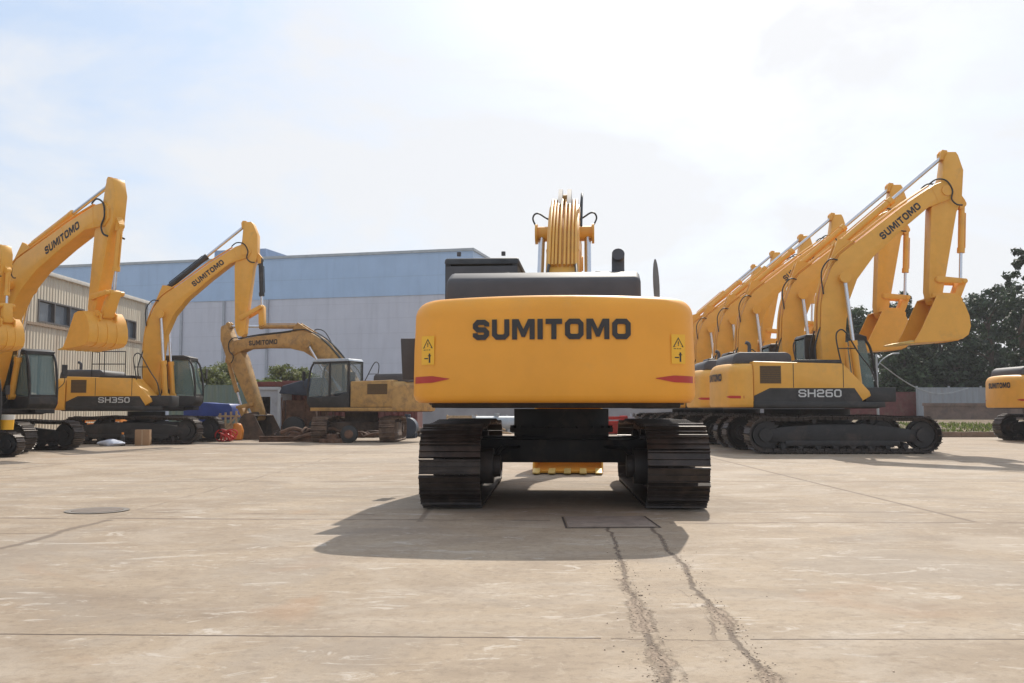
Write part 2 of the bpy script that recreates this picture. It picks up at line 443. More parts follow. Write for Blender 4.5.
    if not old:
        zc = 1.99 if big else 2.0
        lettering('lettering', 'SUMITOMO', lambda u, v: onrear(-u * 1.0 , zc + v), 'ink', cw, .215 if big else .2, width=1.66 if big else 1.5, label='bold black lettering across the rear')
        for sd in (-1, 1):
            mb = MB(); k = 14; vs = []
            for i in range(k + 1):
                y = sd * (W - .015 - .43 * i / k) if i else sd * (W - .007)
                t_ = i / k; hh = .036 * (1 if t_ < .55 else 1 - (t_ - .55) / .45 * .93)
                zc_ = 1.465 + .012 * t_
                vs += [onrear(y, zc_ - hh, .006), onrear(y, zc_ + hh, .006)]
            vs2 = [V((-2.36, sd * (W + .006), 1.43)), V((-2.36, sd * (W + .006), 1.50))] 
            fs = [(2 * i, 2 * i + 1, 2 * i + 3, 2 * i + 2) for i in range(k)]
            mb.add(vs, fs); mb.build('red_stripe', 'red', cw)
            # warning sticker with a triangle and a small pictogram
            if detail:
                yc = sd * 1.33; mb = MB()
                yy = [yc - .075 + .15 * i / 4 for i in range(5)]
                mb.add([onrear(y, z, .007) for z in (1.63, 1.94) for y in yy], [(i, i + 1, i + 6, i + 5) for i in range(4)])
                stk = mb.build('warning_sticker', 'sticker', cw)
                tv, tf = ribbon([(-.05, 0), (.05, 0), (0, .09)], .009, True)
                mb = MB().add([onrear(yc - p_[0], 1.81 + p_[1], .009) for p_ in tv], tf)
                for (a_, b_, c_, d_) in ((-.005, .005, .025, .055), (-.005, .005, .01, .02), (-.05, -.025, -.025, -.018), (-.015, .0, -.025, -.018), (.01, .03, -.025, -.018), (.012, .03, -.16, -.06), (-.04, .005, -.12, -.108), (.002, .04, -.09, -.08)):
                    mb.add([onrear(yc - x_, 1.81 + z_, .009) for x_, z_ in ((a_, c_), (b_, c_), (b_, d_), (a_, d_))], [(0, 1, 2, 3)])
                mb.build('pictogram', 'ink', stk)
    # ---- engine hood, exhaust
    hz = TOP + (.29 if big else .24)
    hb = MB(); hb.prism([(-2.78 if not big else -2.9, TOP - .1), (-2.74 if not big else -2.86, hz - .1), (-2.6, hz), (-1.3, hz), (-1.2, hz - .08), (-1.18, TOP - .1)], -1.08 if not big else -.97, 1.05 if not big else 1.2)
    eh = up(hb, 'engine_hood', 'hood', bevel=.07, seg=3)
    for y in (-.5, .55): lt = MB(); lt.box(-2.45, -2.3, y - .03, y + .03, hz + .002, hz + .03); lt.build('hood_latch', 'black', eh, bevel=.008)
    if not old:
        e = MB(); ye = -.62 if not big else -.74; re_ = .05 if not big else .075; he = 0 if not big else -.04
        e.cyl((-2.2, ye, hz - .05), (-2.2, ye, hz + .12 + he), re_, 18)
        e.tube([(-2.2, ye, hz + .1 + he), (-2.2, ye, hz + .2 + he), (-2.23, ye, hz + .26 + he), (-2.30, ye, hz + .29 + he)], re_, 14)
        up(e, 'exhaust_pipe', 'hood')
    w = MB(); w.box(-1.15, .0, -1.42, -.6, TOP - .08, TOP + .02); up(w, 'tread_plate', 'black', bevel=.01)
    # ---- cab (left side)
    cx0, cx1, cy0, cy1, cz = -.36, 1.55, (.46 if not big else .58), (1.46 if not big else 1.6), 3.26
    prof_front = [(cx1 - .02, 1.36), (cx1 + .08, 1.55), (cx1 + .10, 2.2), (cx1 - .1, 3.0), (cx1 - .28, cz - .04)]
    cb = MB(); cb.prism([(cx0, 1.345), (cx1 - .05, 1.345), (cx1 + .07, 1.5), (cx1 + .09, 1.72), (cx0 + .5, 1.80), (cx0, 1.98)], cy0, cy1)
    cab = up(cb, 'cab', BL, bevel=.02)
    rf = MB(); rf.prism([(cx0 - .02, cz - .10), (cx0 + .05, cz), (cx1 - .4, cz + .01), (cx1 - .16, cz - .06), (cx1 - .16, cz - .12)], cy0 - .01, cy1 + .01)
    rf.build('cab_roof', BL if not old else 'palegrey', cab, bevel=.03)
    fr = MB()
    for y in (cy0 + .04, cy1 - .04):
        fr.tube([(cx1 + .04, y, 1.5), (cx1 + .06, y, 2.1), (cx1 - .06, y, 2.85), (cx1 - .26, y, cz - .09)], .04, 8)
        fr.box(cx0, cx0 + .09, y - .035, y + .035, 1.9, cz - .09)
        fr.box(cx0 + .88, cx0 + .97, y - .03, y + .03, 1.7, cz - .09)
        fr.box(cx0 + .05, cx1 - .2, y - .032, y + .032, cz - .18, cz - .1)
    fr.box(cx1 - .23, cx1 - .15, cy0 + .04, cy1 - .04, cz - .17, cz - .1)
    fr.box(cx1 + .02, cx1 + .07, cy0 + .05, cy1 - .05, 1.72, 1.80)
    fr.build('window_frame', BL, cab)
    def pane(pts):
        mb = MB(); n_ = [V(q) for q in pts]; nn = (n_[1] - n_[0]).cross(n_[2] - n_[0]).normalized() * .004
        mb.add([q + nn for q in n_] + [q - nn for q in n_], [(0, 1, 2, 3), (7, 6, 5, 4), (0, 4, 5, 1), (1, 5, 6, 2), (2, 6, 7, 3), (3, 7, 4, 0)])
        mb.build('window_pane', 'glass' if not old else 'glass_clear', cab)
    pane([(cx1 + .05, cy0 + .06, 1.8), (cx1 + .05, cy1 - .06, 1.8), (cx1 - .21, cy1 - .06, cz - .14), (cx1 - .21, cy0 + .06, cz - .14)])
    if big:
        rp = MB(); rp.box(cx0 - .01, cx0 + .05, cy0 + .005, cy1 - .005, 1.9, cz - .12); rp.build('rear_panel', 'hood', cab, bevel=.02)
        rw = MB(); rw.box(cx0 - .016, cx0 - .011, cy0 + .14, cy1 - .14, 2.35, cz - .24); rw.build('rear_window', 'wglass', cab)
        for y in (cy0 + .2, cy1 - .2): wl = MB(); wl.cyl((cx0 - .02, y, cz + .015), (cx0 - .02, y, cz + .07), .03, 10); wl.build('work_lamp', 'hood', cab)
    else: pane([(cx0 + .02, cy0 + .06, 2.0), (cx0 + .02, cy1 - .06, 2.0), (cx0 + .02, cy1 - .06, cz - .14), (cx0 + .02, cy0 + .06, cz - .14)])
    for y in (cy0 + .03, cy1 - .03):
        pane([(cx0 + .09, y, 1.95), (cx0 + .88, y, 1.85), (cx0 + .88, y, cz - .16), (cx0 + .09, y, cz - .16)])
        pane([(cx0 + .97, y, 1.82), (cx1 + .02, y, 1.75), (cx1 - .22, y, cz - .16), (cx0 + .97, y, cz - .16)])
    if not old:
        for y in (cy0 + .035, cy1 - .035):
            rq = MB(); rq.box(cx0 + .1, cx0 + .42, y - .02, y + .02, 1.9, cz - .19); rq.build('rear_quarter_panel', BL, cab)
    st = MB(); st.box(cx0 + .35, cx0 + .85, cy0 + .25, cy1 - .25, 1.8, 2.0); st.prism([(cx0 + .22, 1.95), (cx0 + .38, 1.95), (cx0 + .3, 2.75), (cx0 + .16, 2.75)], cy0 + .28, cy1 - .28)
    st.build('seat', 'seat', cab, bevel=.03)
    hd = MB(); hd.tube([(cx0 + .8, cy1 + .03, 2.0), (cx0 + .8, cy1 + .06, 2.05), (cx0 + .8, cy1 + .06, 2.4), (cx0 + .8, cy1 + .03, 2.45)], .014, 6)
    hd.build('door_handle', 'black', cab)
    # ---- handrails and mirrors
    h = MB(); h.tube([(.08, -1.2, 2.3), (-.05, -1.2, 3.0), (.02, -1.2, 3.22), (.2, -1.2, 3.18), (.55, -1.2, 2.6), (.85, -1.25, 2.15), (1.0, -1.3, 1.5)], .02, 8)
    h.tube([(.0, -1.2, 2.75), (.45, -1.2, 2.75)], .015, 6)
    if not big: up(h, 'handrail', 'black')
    if rails:
        h = MB()
        for x in (-1.5, -1.05, -.3): h.cyl((x, -1.3, 2.4), (x, -1.3, 3.3), .018, 8)
        for z in (2.85, 3.3): h.tube([(-1.5, -1.3, z), (-1.05, -1.3, z), (-.3, -1.3, z)], .018, 6, False)
        for y in (-1.3, -.7): h.cyl((-1.5, y, 2.4), (-1.5, y, 3.3), .018, 8)
        h.tube([(-1.5, -1.3, 3.3), (-1.5, -.7, 3.3)], .018, 6, False)
        up(h, 'guard_rail', 'black')
    mi = MB(); mi.tube([(cx1 + .02, cy1 + .02, 2.0), (cx1 + .12, cy1 + .16, 2.2), (cx1 + .12, cy1 + .16, 2.5)], .012, 6); mi.box(cx1 + .10, cx1 + .13, cy1 + .08, cy1 + .26, 2.42, 2.78)
    up(mi, 'mirror', 'black')
    # toolbox and steps ahead of the boom foot on the right
    tb = MB(); tb.box(.62, 1.42, -1.38, -.62, 1.345, 1.72); up(tb, 'toolbox', BL, bevel=.03)
    # ---- front attachment
    beta, sigma, kappa = R(beta), R(sigma), R(kappa)
    Fq = F0
    def xb(p2): return Fq + rot(p2 - F0, beta) * bs
    Pp = xb(P0)
    def xs(p2): return Pp + rot(p2 - P0, sigma) * bs * ss
    Kp = xs(K0)
    def xk(p2): return Kp + rot(p2 - K0, kappa) * bs * bscale
    def lift(fn): return lambda p: (lambda q: V((q.x, p.y, q.y)))(fn(V((p.x, p.z))))
    boomprof = [(.0, 1.78), (-.1, 2.3), (-.14, 3.2), (-.11, 4.0), (0, 4.55), (.2, 5.05), (.46, 5.42), (1.2, 5.98), (2.2, 6.75), (3.1, 7.36), (3.4, 7.48), (3.62, 7.4),
                (3.70, 7.18), (3.6, 6.98), (3.4, 6.9), (2.92, 6.72), (2.2, 6.12), (1.37, 5.35), (.9, 4.72), (.62, 4.0), (.54, 3.2), (.5, 2.3), (.42, 1.78), (.2, 1.62)]
    bmb = MB(lift(xb)); bmb.prism(boomprof, -.25, .25)
    boom = up(bmb, 'boom', paint, bevel=.018)
    for y in (-.2515, .2495):
        for a_, b_ in (((-.12, 3.7), (.58, 3.75)), ((2.0, 6.6), (2.35, 6.26)), ((3.02, 7.3), (3.22, 6.84))):
            e = MB(lift(xb)); d_ = (V(b_) - V(a_)).normalized() * .012; n_ = V((-d_.y, d_.x))
            e.prism([tuple(V(a_) + n_), tuple(V(b_) + n_), tuple(V(b_) - n_), tuple(V(a_) - n_)], y - .004, y + .006)
            e.build('weld_seam', paint, boom)
    # brackets on the boom back, pin bosses
    e = MB(lift(xb)); e.prism([(.1, 5.0), (.42, 5.85), (.58, 5.85), (.95, 5.75)], -.16, -.11); e.prism([(.1, 5.0), (.42, 5.85), (.58, 5.85), (.95, 5.75)], .11, .16)
    if big:
        e = MB(lift(xb))
        for y in (-.11, .04): e.prism([(.1, 5.0), (.3, 5.62), (.4, 5.72), (.52, 5.68), (.95, 5.75)], y, y + .07)
    e.build('cylinder_bracket', paint if not big else 'hood', boom)
    e = MB(lift(xb)); e.cyl((.5, -.45, 4.75), (.5, .45, 4.75), .12, 18); e.cyl((.5, -.49, 4.75), (.5, -.45, 4.75), .16, 18); e.cyl((.5, .45, 4.75), (.5, .49, 4.75), .16, 18)
    e.build('pin', paint, boom)
    e = MB(lift(xb)); e.cyl((3.45, -.28, 7.2), (3.45, .28, 7.2), .15, 18); e.build('pin', paint, boom)
    # hydraulic lines on top of the boom
    off = .04
    top = [(-.14, 3.3), (-.1, 4.0), (.0, 4.55), (.19, 5.07), (.45, 5.45), (1.2, 6.01), (2.2, 6.78), (3.0, 7.32)]
    def hose(pts, r_, nm='hose', mt='rubber', par=None, xf=xb):
        e = MB(lift(xf)); e.tube(pts, r_, 8); e.build(nm, mt, par or boom)
    for y in (-.2, -.15, .15, .2, .1) + ((-.09, -.03, .04) if big else ()):
        hose([(x - off * .8, y, z + off * .6) for x, z in top], .021, 'hydraulic_line', paint if not old else 'rubber')
    for sd in (-1, 1):
        if not big: hose([(2.95, sd * .24, 7.36), (3.15, sd * .285, 7.5), (3.42, sd * .29, 7.46), (3.58, sd * .29, 7.2), (3.55, sd * .29, 6.95), (3.68, sd * .29, 6.80), (3.85, sd * .27, 6.78)], .022)
        hose([(-.15, sd * .2, 3.4), (-.3, sd * .22, 2.8), (-.25, sd * .2, 2.3)], .022)
        if big:
            hose([(.5 - .62 * u, sd * y_, 4.75 + .79 * u) for y_, u in ((.24, .22), (.33, .27), (.43, .33), (.5, .32), (.53, .25), (.50, .17), (.46, .11), (.44, .05))], .014)
            hose([(2.6, sd * .18, 7.1), (2.75, sd * .24, 7.4), (2.95, sd * .26, 7.55), (3.1, sd * .2, 7.5)], .016)
    hose([(-.05, -.28, 4.3), (-.1, -.29, 4.9), (.12, -.29, 5.25), (.36, -.27, 5.25)], .02)
    ax = V((.80, .60)); bx_ = V((-.60, .80))
    for sd in (-1, 1):
        def fn(u, v, sd=sd):
            c2 = V((2.12, 6.34)); d2 = V((math.cos(R(40)), math.sin(R(40)))); n2 = V((-d2.y, d2.x))
            q = c2 + d2 * (u * (1 if sd < 0 else -1)) + n2 * v
            if sd > 0 and beta < 0: pass
            w_ = xb(q); return V((w_.x, sd * .256, w_.y))
        lettering('lettering', 'SUMITOMO', fn, 'ink', boom, .2, width=1.42, t=.24)
    # stick
    sp = [(3.44, 8.1), (3.52, 8.3), (3.76, 8.3), (3.82, 8.2), (3.95, 7.78), (3.88, 6.95), (3.72, 6.6), (3.28, 4.4), (3.24, 4.12), (3.09, 4.02), (2.94, 4.12), (2.88, 4.4), (3.02, 6.7), (3.2, 7.2), (3.36, 7.6)]
    if big: sp = [(x, z if z < 7.4 else 7.4 + (z - 7.4) * .72) for x, z in sp]
    s_ = MB(lift(xs)); s_.prism(sp, -.2, .2); stick = up(s_, 'stick', paint, bevel=.018)
    e = MB(lift(xs)); e.cyl((3.09, -.24, 4.16), (3.09, .24, 4.16), .13, 16); e.build('pin', paint, stick)
    e = MB(lift(xs)); e.cyl((3.14, -.23, 4.72), (3.14, .23, 4.72), .10, 16); e.build('pin', paint, stick)
    e = MB(lift(xs)); e.prism([(3.86, 6.72), (3.98, 6.72), (4.02, 6.95), (3.85, 7.2)], -.10, .10)
    e.build('cylinder_bracket', paint, stick)
    e = MB(lift(xs)); hz0 = -.22 if big else 0
    for y0_, y1_ in ((-.12, -.04), (.04, .12)): e.prism([(3.36, 8.1 + hz0), (3.36, 8.3 + hz0), (3.42, 8.38 + hz0), (3.55, 8.36 + hz0), (3.6, 8.1 + hz0)], y0_, y1_)
    e.build('cylinder_bracket', 'hood' if big else paint, stick)
    Ap = xs(A0); S2 = (A0 - B0).length * bs * ss; S3 = (B0 - LP0).length * bs
    if bucket:
        LPp = xk(LP0); Bp = circ(Ap, S2, LPp, S3, 1)
        ref = xs(B0)
        alt = circ(Ap, S2, LPp, S3, -1)
        if (alt - Kp).length > (Bp - Kp).length: Bp = alt
        path = [(2.88, 4.2), (3.1, 4.27), (3.42, 4.26), (3.66, 4.0), (3.79, 3.65), (3.82, 3.35), (3.75, 3.12), (3.58, 3.0), (3.25, 2.95), (2.7, 2.91), (2.1, 2.88)]
        bm_ = MB(lift(xk)); t_ = .03
        vs, fs = ribbon([(a, b_) for a, b_ in path], t_)
        n_ = len(vs); bw = .62
        bm_.add([(q.x, -bw, q.y) for q in vs] + [(q.x, bw, q.y) for q in vs], [f for f in fs] + [tuple(i + n_ for i in f[::-1]) for f in fs] +
                [(2 * i, 2 * i + 2, 2 * i + 2 + n_, 2 * i + n_) for i in range(len(path) - 1)] + [(2 * i + 1, 2 * i + 1 + n_, 2 * i + 3 + n_, 2 * i + 3) for i in range(len(path) - 1)] + [(0, n_, n_ + 1, 1), (n_ - 2, n_ - 1, 2 * n_ - 1, 2 * n_ - 2)])
        side = path[:-1] + [(2.2, 2.885), (2.42, 3.25)]
        bm_.prism(side, -bw - .012, -bw + .016); bm_.prism(side, bw - .016, bw + .012)
        bk = up(bm_, 'bucket', paint if not old else 'bucket_old')
        e = MB(lift(xk))
        for y in (-.27, .23): e.prism([(2.92, 4.2), (2.95, 4.34), (3.09, 4.36), (3.6, 4.34), (3.8, 4.2), (3.8, 3.95), (3.7, 3.9), (3.3, 4.2)], y, y + .04)
        e.cyl((3.09, -.3, 4.16), (3.09, .3, 4.16), .08, 14); e.cyl((3.67, -.3, 4.16), (3.67, .3, 4.16), .08, 14)
        for y in (-.3, .0, .3):
            e.prism([(3.66, 4.03), (3.83, 3.66), (3.86, 3.34), (3.78, 3.08), (3.6, 2.96), (3.25, 2.92), (3.25, 2.94), (3.58, 2.99), (3.75, 3.12), (3.82, 3.34), (3.79, 3.65)], y - .04, y + .04)
        e.build('bucket_ear', paint if not old else 'bucket_old', bk)
        for k in range(5):
            y = (-bw + .07) + (2 * bw - .14) * k / 4
            e = MB(lift(xk)); e.prism([(2.25, 2.94), (2.12, 2.945), (1.84, 2.875), (1.84, 2.85), (2.25, 2.845)], y - .06, y + .06)
            e.build('bucket_tooth', 'steel_teeth' if not old else 'steelgrey', bk, bevel=.008)
    else:
        Bp = Ap + rot(V((.75, .35)), sigma) * bs; LPp = Bp + V((.02, -.62)) * bs
    def bar(pa, pb, y0, y1, w0, w1, mb):
        d2 = (pb - pa).normalized(); n2 = V((-d2.y, d2.x))
        pts_ = [pa - d2 * w0 * .8 + n2 * w0 * .6, pa + n2 * w0, pb + n2 * w1, pb + d2 * w1 * .8 + n2 * w1 * .6, pb + d2 * w1 * .8 - n2 * w1 * .6, pb - n2 * w1, pa - n2 * w0, pa - d2 * w0 * .8 - n2 * w0 * .6]
        mb.prism([(q.x, q.y) for q in pts_], y0, y1)
    e = MB(); bar(Ap, Bp, -.27, -.22, .09, .07, e); bar(Ap, Bp, .22, .27, .09, .07, e)
    e.cyl((Bp.x, -.3, Bp.y), (Bp.x, .3, Bp.y), .07, 14)
    up(e, 'bucket_link', paint, bevel=.01)
    e = MB(); bar(Bp, LPp, -.17, .17, .10, .10, e); up(e, 'bucket_link', paint, bevel=.01)
    # cylinders
    def cylinder(nm, a, b, ys, rb, rr, blen, barrel, dark=False):
        for y in ys:
            d2 = (b - a); L = d2.length; d2.normalize(); bl = min(blen, L * .8); m_ = a + d2 * bl
            e = MB(); e.cyl((a.x, y, a.y), (m_.x, y, m_.y), rb, 18); g_ = m_ - d2 * .12; e.cyl((g_.x, y, g_.y), (m_.x + d2.x * .02, y, m_.y + d2.y * .02), rb * 1.22, 18)
            e.cyl((a.x, y - rb, a.y), (a.x, y + rb, a.y), rb * 1.15, 14)
            e.tube([(a.x + d2.x * .2 + .0, y, a.y + d2.y * .2), (a.x + d2.x * .25 - d2.y * rb * 1.3, y, a.y + d2.y * .25 + d2.x * rb * 1.3), (g_.x - d2.y * rb * 1.3, y, g_.y + d2.x * rb * 1.3), (g_.x, y, g_.y)], .018, 6, False)
            o = up(e, nm, 'black' if dark else barrel)
            e = MB(); e.cyl((m_.x, y, m_.y), (b.x, y, b.y), rr, 16); e.build('rod', 'chrome', o)
            e = MB(); e.cyl((b.x, y - rb * .9, b.y), (b.x, y + rb * .9, b.y), rb * 1.05, 14); e.build('rod_end', barrel, o)
    cylinder('boom_cylinder', V((.82, 1.75)), xb(V((.5, 4.75))), (-.38, .38), .095, .055, 1.25, paint)
    cylinder('arm_cylinder', xb(V((.5, 5.72 if not big else 5.56))), xs(V((3.46, 8.2))), (0,), .095, .055, 1.95 * bs, paint, cyl_dark)
    cylinder('bucket_cylinder', xs(V((3.96, 6.86))), Bp, (0,), .085, .045, 1.35 * bs * ss, paint, cyl_dark)
    return root, up

f_px = 943.0; HC = 1.157
def at(px, D): return (px - 512) / f_px * D       # lateral metres at distance D
def zat(py, D): return HC + (409 - py) / f_px * D

# main machine
main, up = excavator('excavator', 'large yellow excavator in the middle foreground seen from behind, its tracks nearest the camera', (.69, 13.25, 0), R(87.6), R(85.3), beta=-38, sigma=-22, kappa=-3, model='SH350',
    track_len=5.1, shoe=.7, gauge=2.6, bs=1.05, cw_r=3.45, paint='yellow', cwpaint='yellow_cw', big=True, bscale=1.03)
mb = MB(); mb.prism([(-2.3, 1.50), (-2.42, 1.98), (-2.36, 1.98), (-2.24, 1.50)], 1.52, 1.80); up(mb, 'open_side_door', 'hood', bevel=.01)
mb = MB(); mb.tube([(.3, -1.3, 2.0), (.3, -1.36, 2.3), (.3, -1.36, 2.6)], .02, 8); up(mb, 'mirror_stem', 'hood')
mb = MB(lambda p: V((p.y, p.x, p.z))); mb.prism([(-1.36 + .045 * math.cos(R(a_)) + .05 * (math.sin(R(a_)) * .3), 2.93 + .38 * math.sin(R(a_))) for a_ in range(0, 360, 18)], .26, .31); up(mb, 'mirror', simple('dull_mirror_shell', (.20, .18, .16), .4), bevel=.008)

# right-hand row
GR = 'yellow excavators lined up in the right-hand row'
row, _ = excavator('excavator', 'nearest yellow excavator of the right-hand row, whole side and model lettering in view', (8.6, 26, 0), 0, 0, group=GR, detail=False)
rowl = [(29.9, 8.65, 'second excavator of the right row, its raised bucket just left of the nearest one'), (34.4, 8.35, 'third excavator of the right row, boom with lettering in front of the second boom'),
        (38.7, 8.5, 'fourth excavator of the right row, counted from the nearest one'), (42.8, 8.45, 'fifth excavator of the right row, only its boom tip showing'), (46.8, 8.6, 'farthest excavator of the right row, boom partly behind the counterweight in the foreground')]
for D, X, lb in rowl:
    o = copy_tree(row); o.location = (X, D, 0); o['label'] = lb
    o.rotation_euler.z += R(random.uniform(-1.2, 1.2))
# right edge machine
excavator('excavator', 'yellow excavator cut off by the right edge of the photo', (20.55, 34, 0), R(0), R(0), beta=-10, detail=False)
# left-hand machines
GL = 'yellow excavators parked along the cream warehouse'
excavator('excavator', 'yellow excavator cut off by the left edge, bucket hanging beside the frame', (-13.45, 22.2, 0), 0, R(-30), beta=-2.5, sigma=4, kappa=0, group=GL, bscale=.85, scale=.62, ss=.66, detail=False)
excavator('excavator', 'yellow excavator on the left with bucket raised before the cream warehouse windows', (-14.45, 25.9, 0), R(-6), R(-32), beta=-18.5, sigma=-2, kappa=0, group=GL, scale=.86, bs=1.25, ss=.76, bscale=.60, track_len=5.0, detail=False)
excavator('excavator', 'yellow excavator without a bucket between the warehouse and the old excavator', (-12.6, 32.6, 0), 0, 0, beta=-1.5, sigma=5, model='SH350', track_len=4.95, group=GL, bucket=False, cyl_dark=True, rails=True, scale=.93, detail=False)
# old machine behind
excavator('excavator', 'old dirty yellow excavator with rusty bucket resting on the ground, facing left', (at(362, 34.5), 34.5, 0), R(-90), R(180 - 24), beta=-41, sigma=-18, kappa=-6, track_len=4.3, gauge=2.6,
    paint='yellow_old', old=True, bs=1.06, cw_r=2.88, scale=.9, bscale=1.1)

# ------------------------------------------------------------------ ground
def ground():
    m, nt, b = new_mat('worn_concrete_slabs'); b.inputs['Roughness'].default_value = .82
    co = coords(nt); sep = node(nt, 'ShaderNodeSeparateXYZ'); nt.links.new(co, sep.inputs[0])
    X, Y = sep.outputs['X'], sep.outputs['Y']
    big = noise(nt, co, .18, 6, .6, .5); mid = noise(nt, co, 1.1, 8, .65, .4); fine = noise(nt, co, 14, 8, .75); vf = noise(nt, co, 90, 3, .6)
    mp = node(nt, 'ShaderNodeMapping'); mp.inputs['Scale'].default_value = (.55, 1.15, 1); mp.inputs['Rotation'].default_value = (0, 0, R(8)); nt.links.new(co, mp.inputs[0])
    streak = noise(nt, mp.outputs[0], 1.4, 7, .62, .6)
    col = mixc(nt, ramp(nt, big, .32, .68), (.30, .222, .148), (.44, .338, .232))
    col = mixc(nt, math_n(nt, 'MULTIPLY', ramp(nt, mid, .45, .72), .6), col, (.225, .165, .115))
    col = mixc(nt, math_n(nt, 'MULTIPLY', ramp(nt, streak, .52, .72), .5), col, (.50, .42, .335))
    col = mixc(nt, math_n(nt, 'MULTIPLY', ramp(nt, streak, .46, .3), .5), col, (.225, .16, .105))
    col = mixc(nt, math_n(nt, 'MULTIPLY', ramp(nt, fine, .50, .62), .42), col, (.185, .135, .09))
    f2 = noise(nt, co, 5, 9, .8, .6); col = mixc(nt, math_n(nt, 'MULTIPLY', ramp(nt, f2, .55, .63), .40), col, (.50, .41, .31))
    f3 = noise(nt, co, 3.1, 9, .8, .3); col = mixc(nt, math_n(nt, 'MULTIPLY', ramp(nt, f3, .56, .66), .40), col, (.21, .15, .10))
    bl = noise(nt, co, .45, 7, .62, .8); col = mixc(nt, math_n(nt, 'MULTIPLY', ramp(nt, bl, .52, .60), .35), col, (.30, .25, .20)); col = mixc(nt, math_n(nt, 'MULTIPLY', ramp(nt, bl, .46, .38), .35), col, (.46, .385, .305))
    # fine dark speckle and pale scuffs
    col = mixc(nt, math_n(nt, 'MULTIPLY', ramp(nt, vf, .60, .70), .45), col, (.16, .12, .09))
    mp2 = node(nt, 'ShaderNodeMapping'); mp2.inputs['Scale'].default_value = (1.3, 3.2, 1); mp2.inputs['Rotation'].default_value = (0, 0, R(-24)); nt.links.new(co, mp2.inputs[0])
    sc = noise(nt, mp2.outputs[0], 1.2, 9, .75, 1.2)
    col = mixc(nt, math_n(nt, 'MULTIPLY', ramp(nt, sc, .57, .63), .6), col, (.58, .51, .43))
    # broken joints between slabs
    w1 = math_n(nt, 'MULTIPLY', math_n(nt, 'SUBTRACT', noise(nt, co, .9, 8, .6), .5), .32)
    w2 = math_n(nt, 'MULTIPLY', math_n(nt, 'SUBTRACT', noise(nt, co, 9, 5, .7), .5), .05)
    wob = math_n(nt, 'ADD', w1, w2); wob_s = math_n(nt, 'ADD', math_n(nt, 'MULTIPLY', w1, .12), math_n(nt, 'MULTIPLY', w2, .35))
    brk = noise(nt, co, 1.7, 5, .6)
    total = None
    def line(coord, pos, width, wv, amp=1.0, tilt=0, other=None, lo=None, hi=None, soft=.6, fade=.30):
        nonlocal total
        c_ = math_n(nt, 'SUBTRACT', coord, pos)
        if tilt: c_ = math_n(nt, 'SUBTRACT', c_, math_n(nt, 'MULTIPLY', other, tilt))
        c_ = math_n(nt, 'ABSOLUTE', math_n(nt, 'ADD', c_, wv))
        n_ = nt.nodes.new('ShaderNodeMapRange'); n_.interpolation_type = 'SMOOTHSTEP'
        nt.links.new(c_, n_.inputs[0]); n_.inputs[1].default_value = width * (1 + soft); n_.inputs[2].default_value = width * .35
        v = math_n(nt, 'MULTIPLY', n_.outputs[0], amp)
        v = math_n(nt, 'MULTIPLY', v, ramp(nt, brk, fade, fade + .18))
        if lo is not None: v = math_n(nt, 'MULTIPLY', v, math_n(nt, 'GREATER_THAN', other, lo))
        if hi is not None: v = math_n(nt, 'MULTIPLY', v, math_n(nt, 'LESS_THAN', other, hi))
        total = v if total is None else math_n(nt, 'MAXIMUM', total, v)
    line(Y, 4.87, .011, wob_s, .95, -.03, X, hi=.45, fade=.0)
    line(Y, 4.84, .010, wob_s, .85, 0, X, lo=1.2, fade=.1)
    line(Y, 4.84, .010, wob, .5, 0, X, lo=.5, hi=1.1)
    line(Y, 10.3, .035, wob, .6, -.09, X, hi=-1.5, fade=.45); line(Y, 9.95, .045, wob, .75, -.03, X, hi=.4, fade=.36); line(Y, 9.7, .04, wob, .6, 0, X, lo=1.6); line(Y, 10.7, .05, wob, .45, 0, X, lo=2.5)
    for yy in (15.2, 20.4, 25.6, 31): line(Y, yy, .05, wob, .6, .01, X)
    line(X, -4.25, .04, wob, .75, 0, Y, lo=7.9, hi=10, fade=.1); line(X, -4.3, .03, wob, .4, 0, Y, lo=10, fade=.4); line(Y, 8.9, .025, wob, .6, 0, X, hi=-4.2)
    line(X, 4.75, .03, wob_s, .75, 0, Y, lo=9.8, fade=.05)
    line(X, -.95, .03, wob_s, .6, 0, Y, lo=9.8, fade=.2)
    wob_t = math_n(nt, 'ADD', math_n(nt, 'MULTIPLY', w1, .7), math_n(nt, 'MULTIPLY', w2, 1.3))
    line(X, .42, .012, wob_t, .95, .056, Y, lo=2.5, hi=10.0, fade=.0, soft=.9); line(X, .88, .013, wob_t, .95, .052, Y, lo=2.5, hi=10.0, fade=.0, soft=.9)
    line(X, .55, .008, wob, .6, .04, Y, lo=2.5, hi=5.6, fade=.4); line(X, .80, .008, wob, .6, .05, Y, lo=2.5, hi=6.2, fade=.4)
    for xx in (-9.5, 10, 15.2): line(X, xx, .03, wob, .6, 0, Y)
    col = mixc(nt, math_n(nt, 'MULTIPLY', total, .9), col, (.12, .082, .055))
    # crumbled broken edge along the trench: brown gravelly soil
    tr0 = None
    for pos, tilt, wd in ((.42, .056, .085), (.88, .052, .075)):
        c_ = math_n(nt, 'ABSOLUTE', math_n(nt, 'ADD', math_n(nt, 'SUBTRACT', math_n(nt, 'SUBTRACT', X, pos), math_n(nt, 'MULTIPLY', Y, tilt)), math_n(nt, 'MULTIPLY', w1, .7)))
        n_ = nt.nodes.new('ShaderNodeMapRange'); nt.links.new(c_, n_.inputs[0]); n_.inputs[1].default_value = wd * 1.3; n_.inputs[2].default_value = 0
        near = nt.nodes.new('ShaderNodeMapRange'); nt.links.new(Y, near.inputs[0]); near.inputs[1].default_value = 8.5; near.inputs[2].default_value = 5
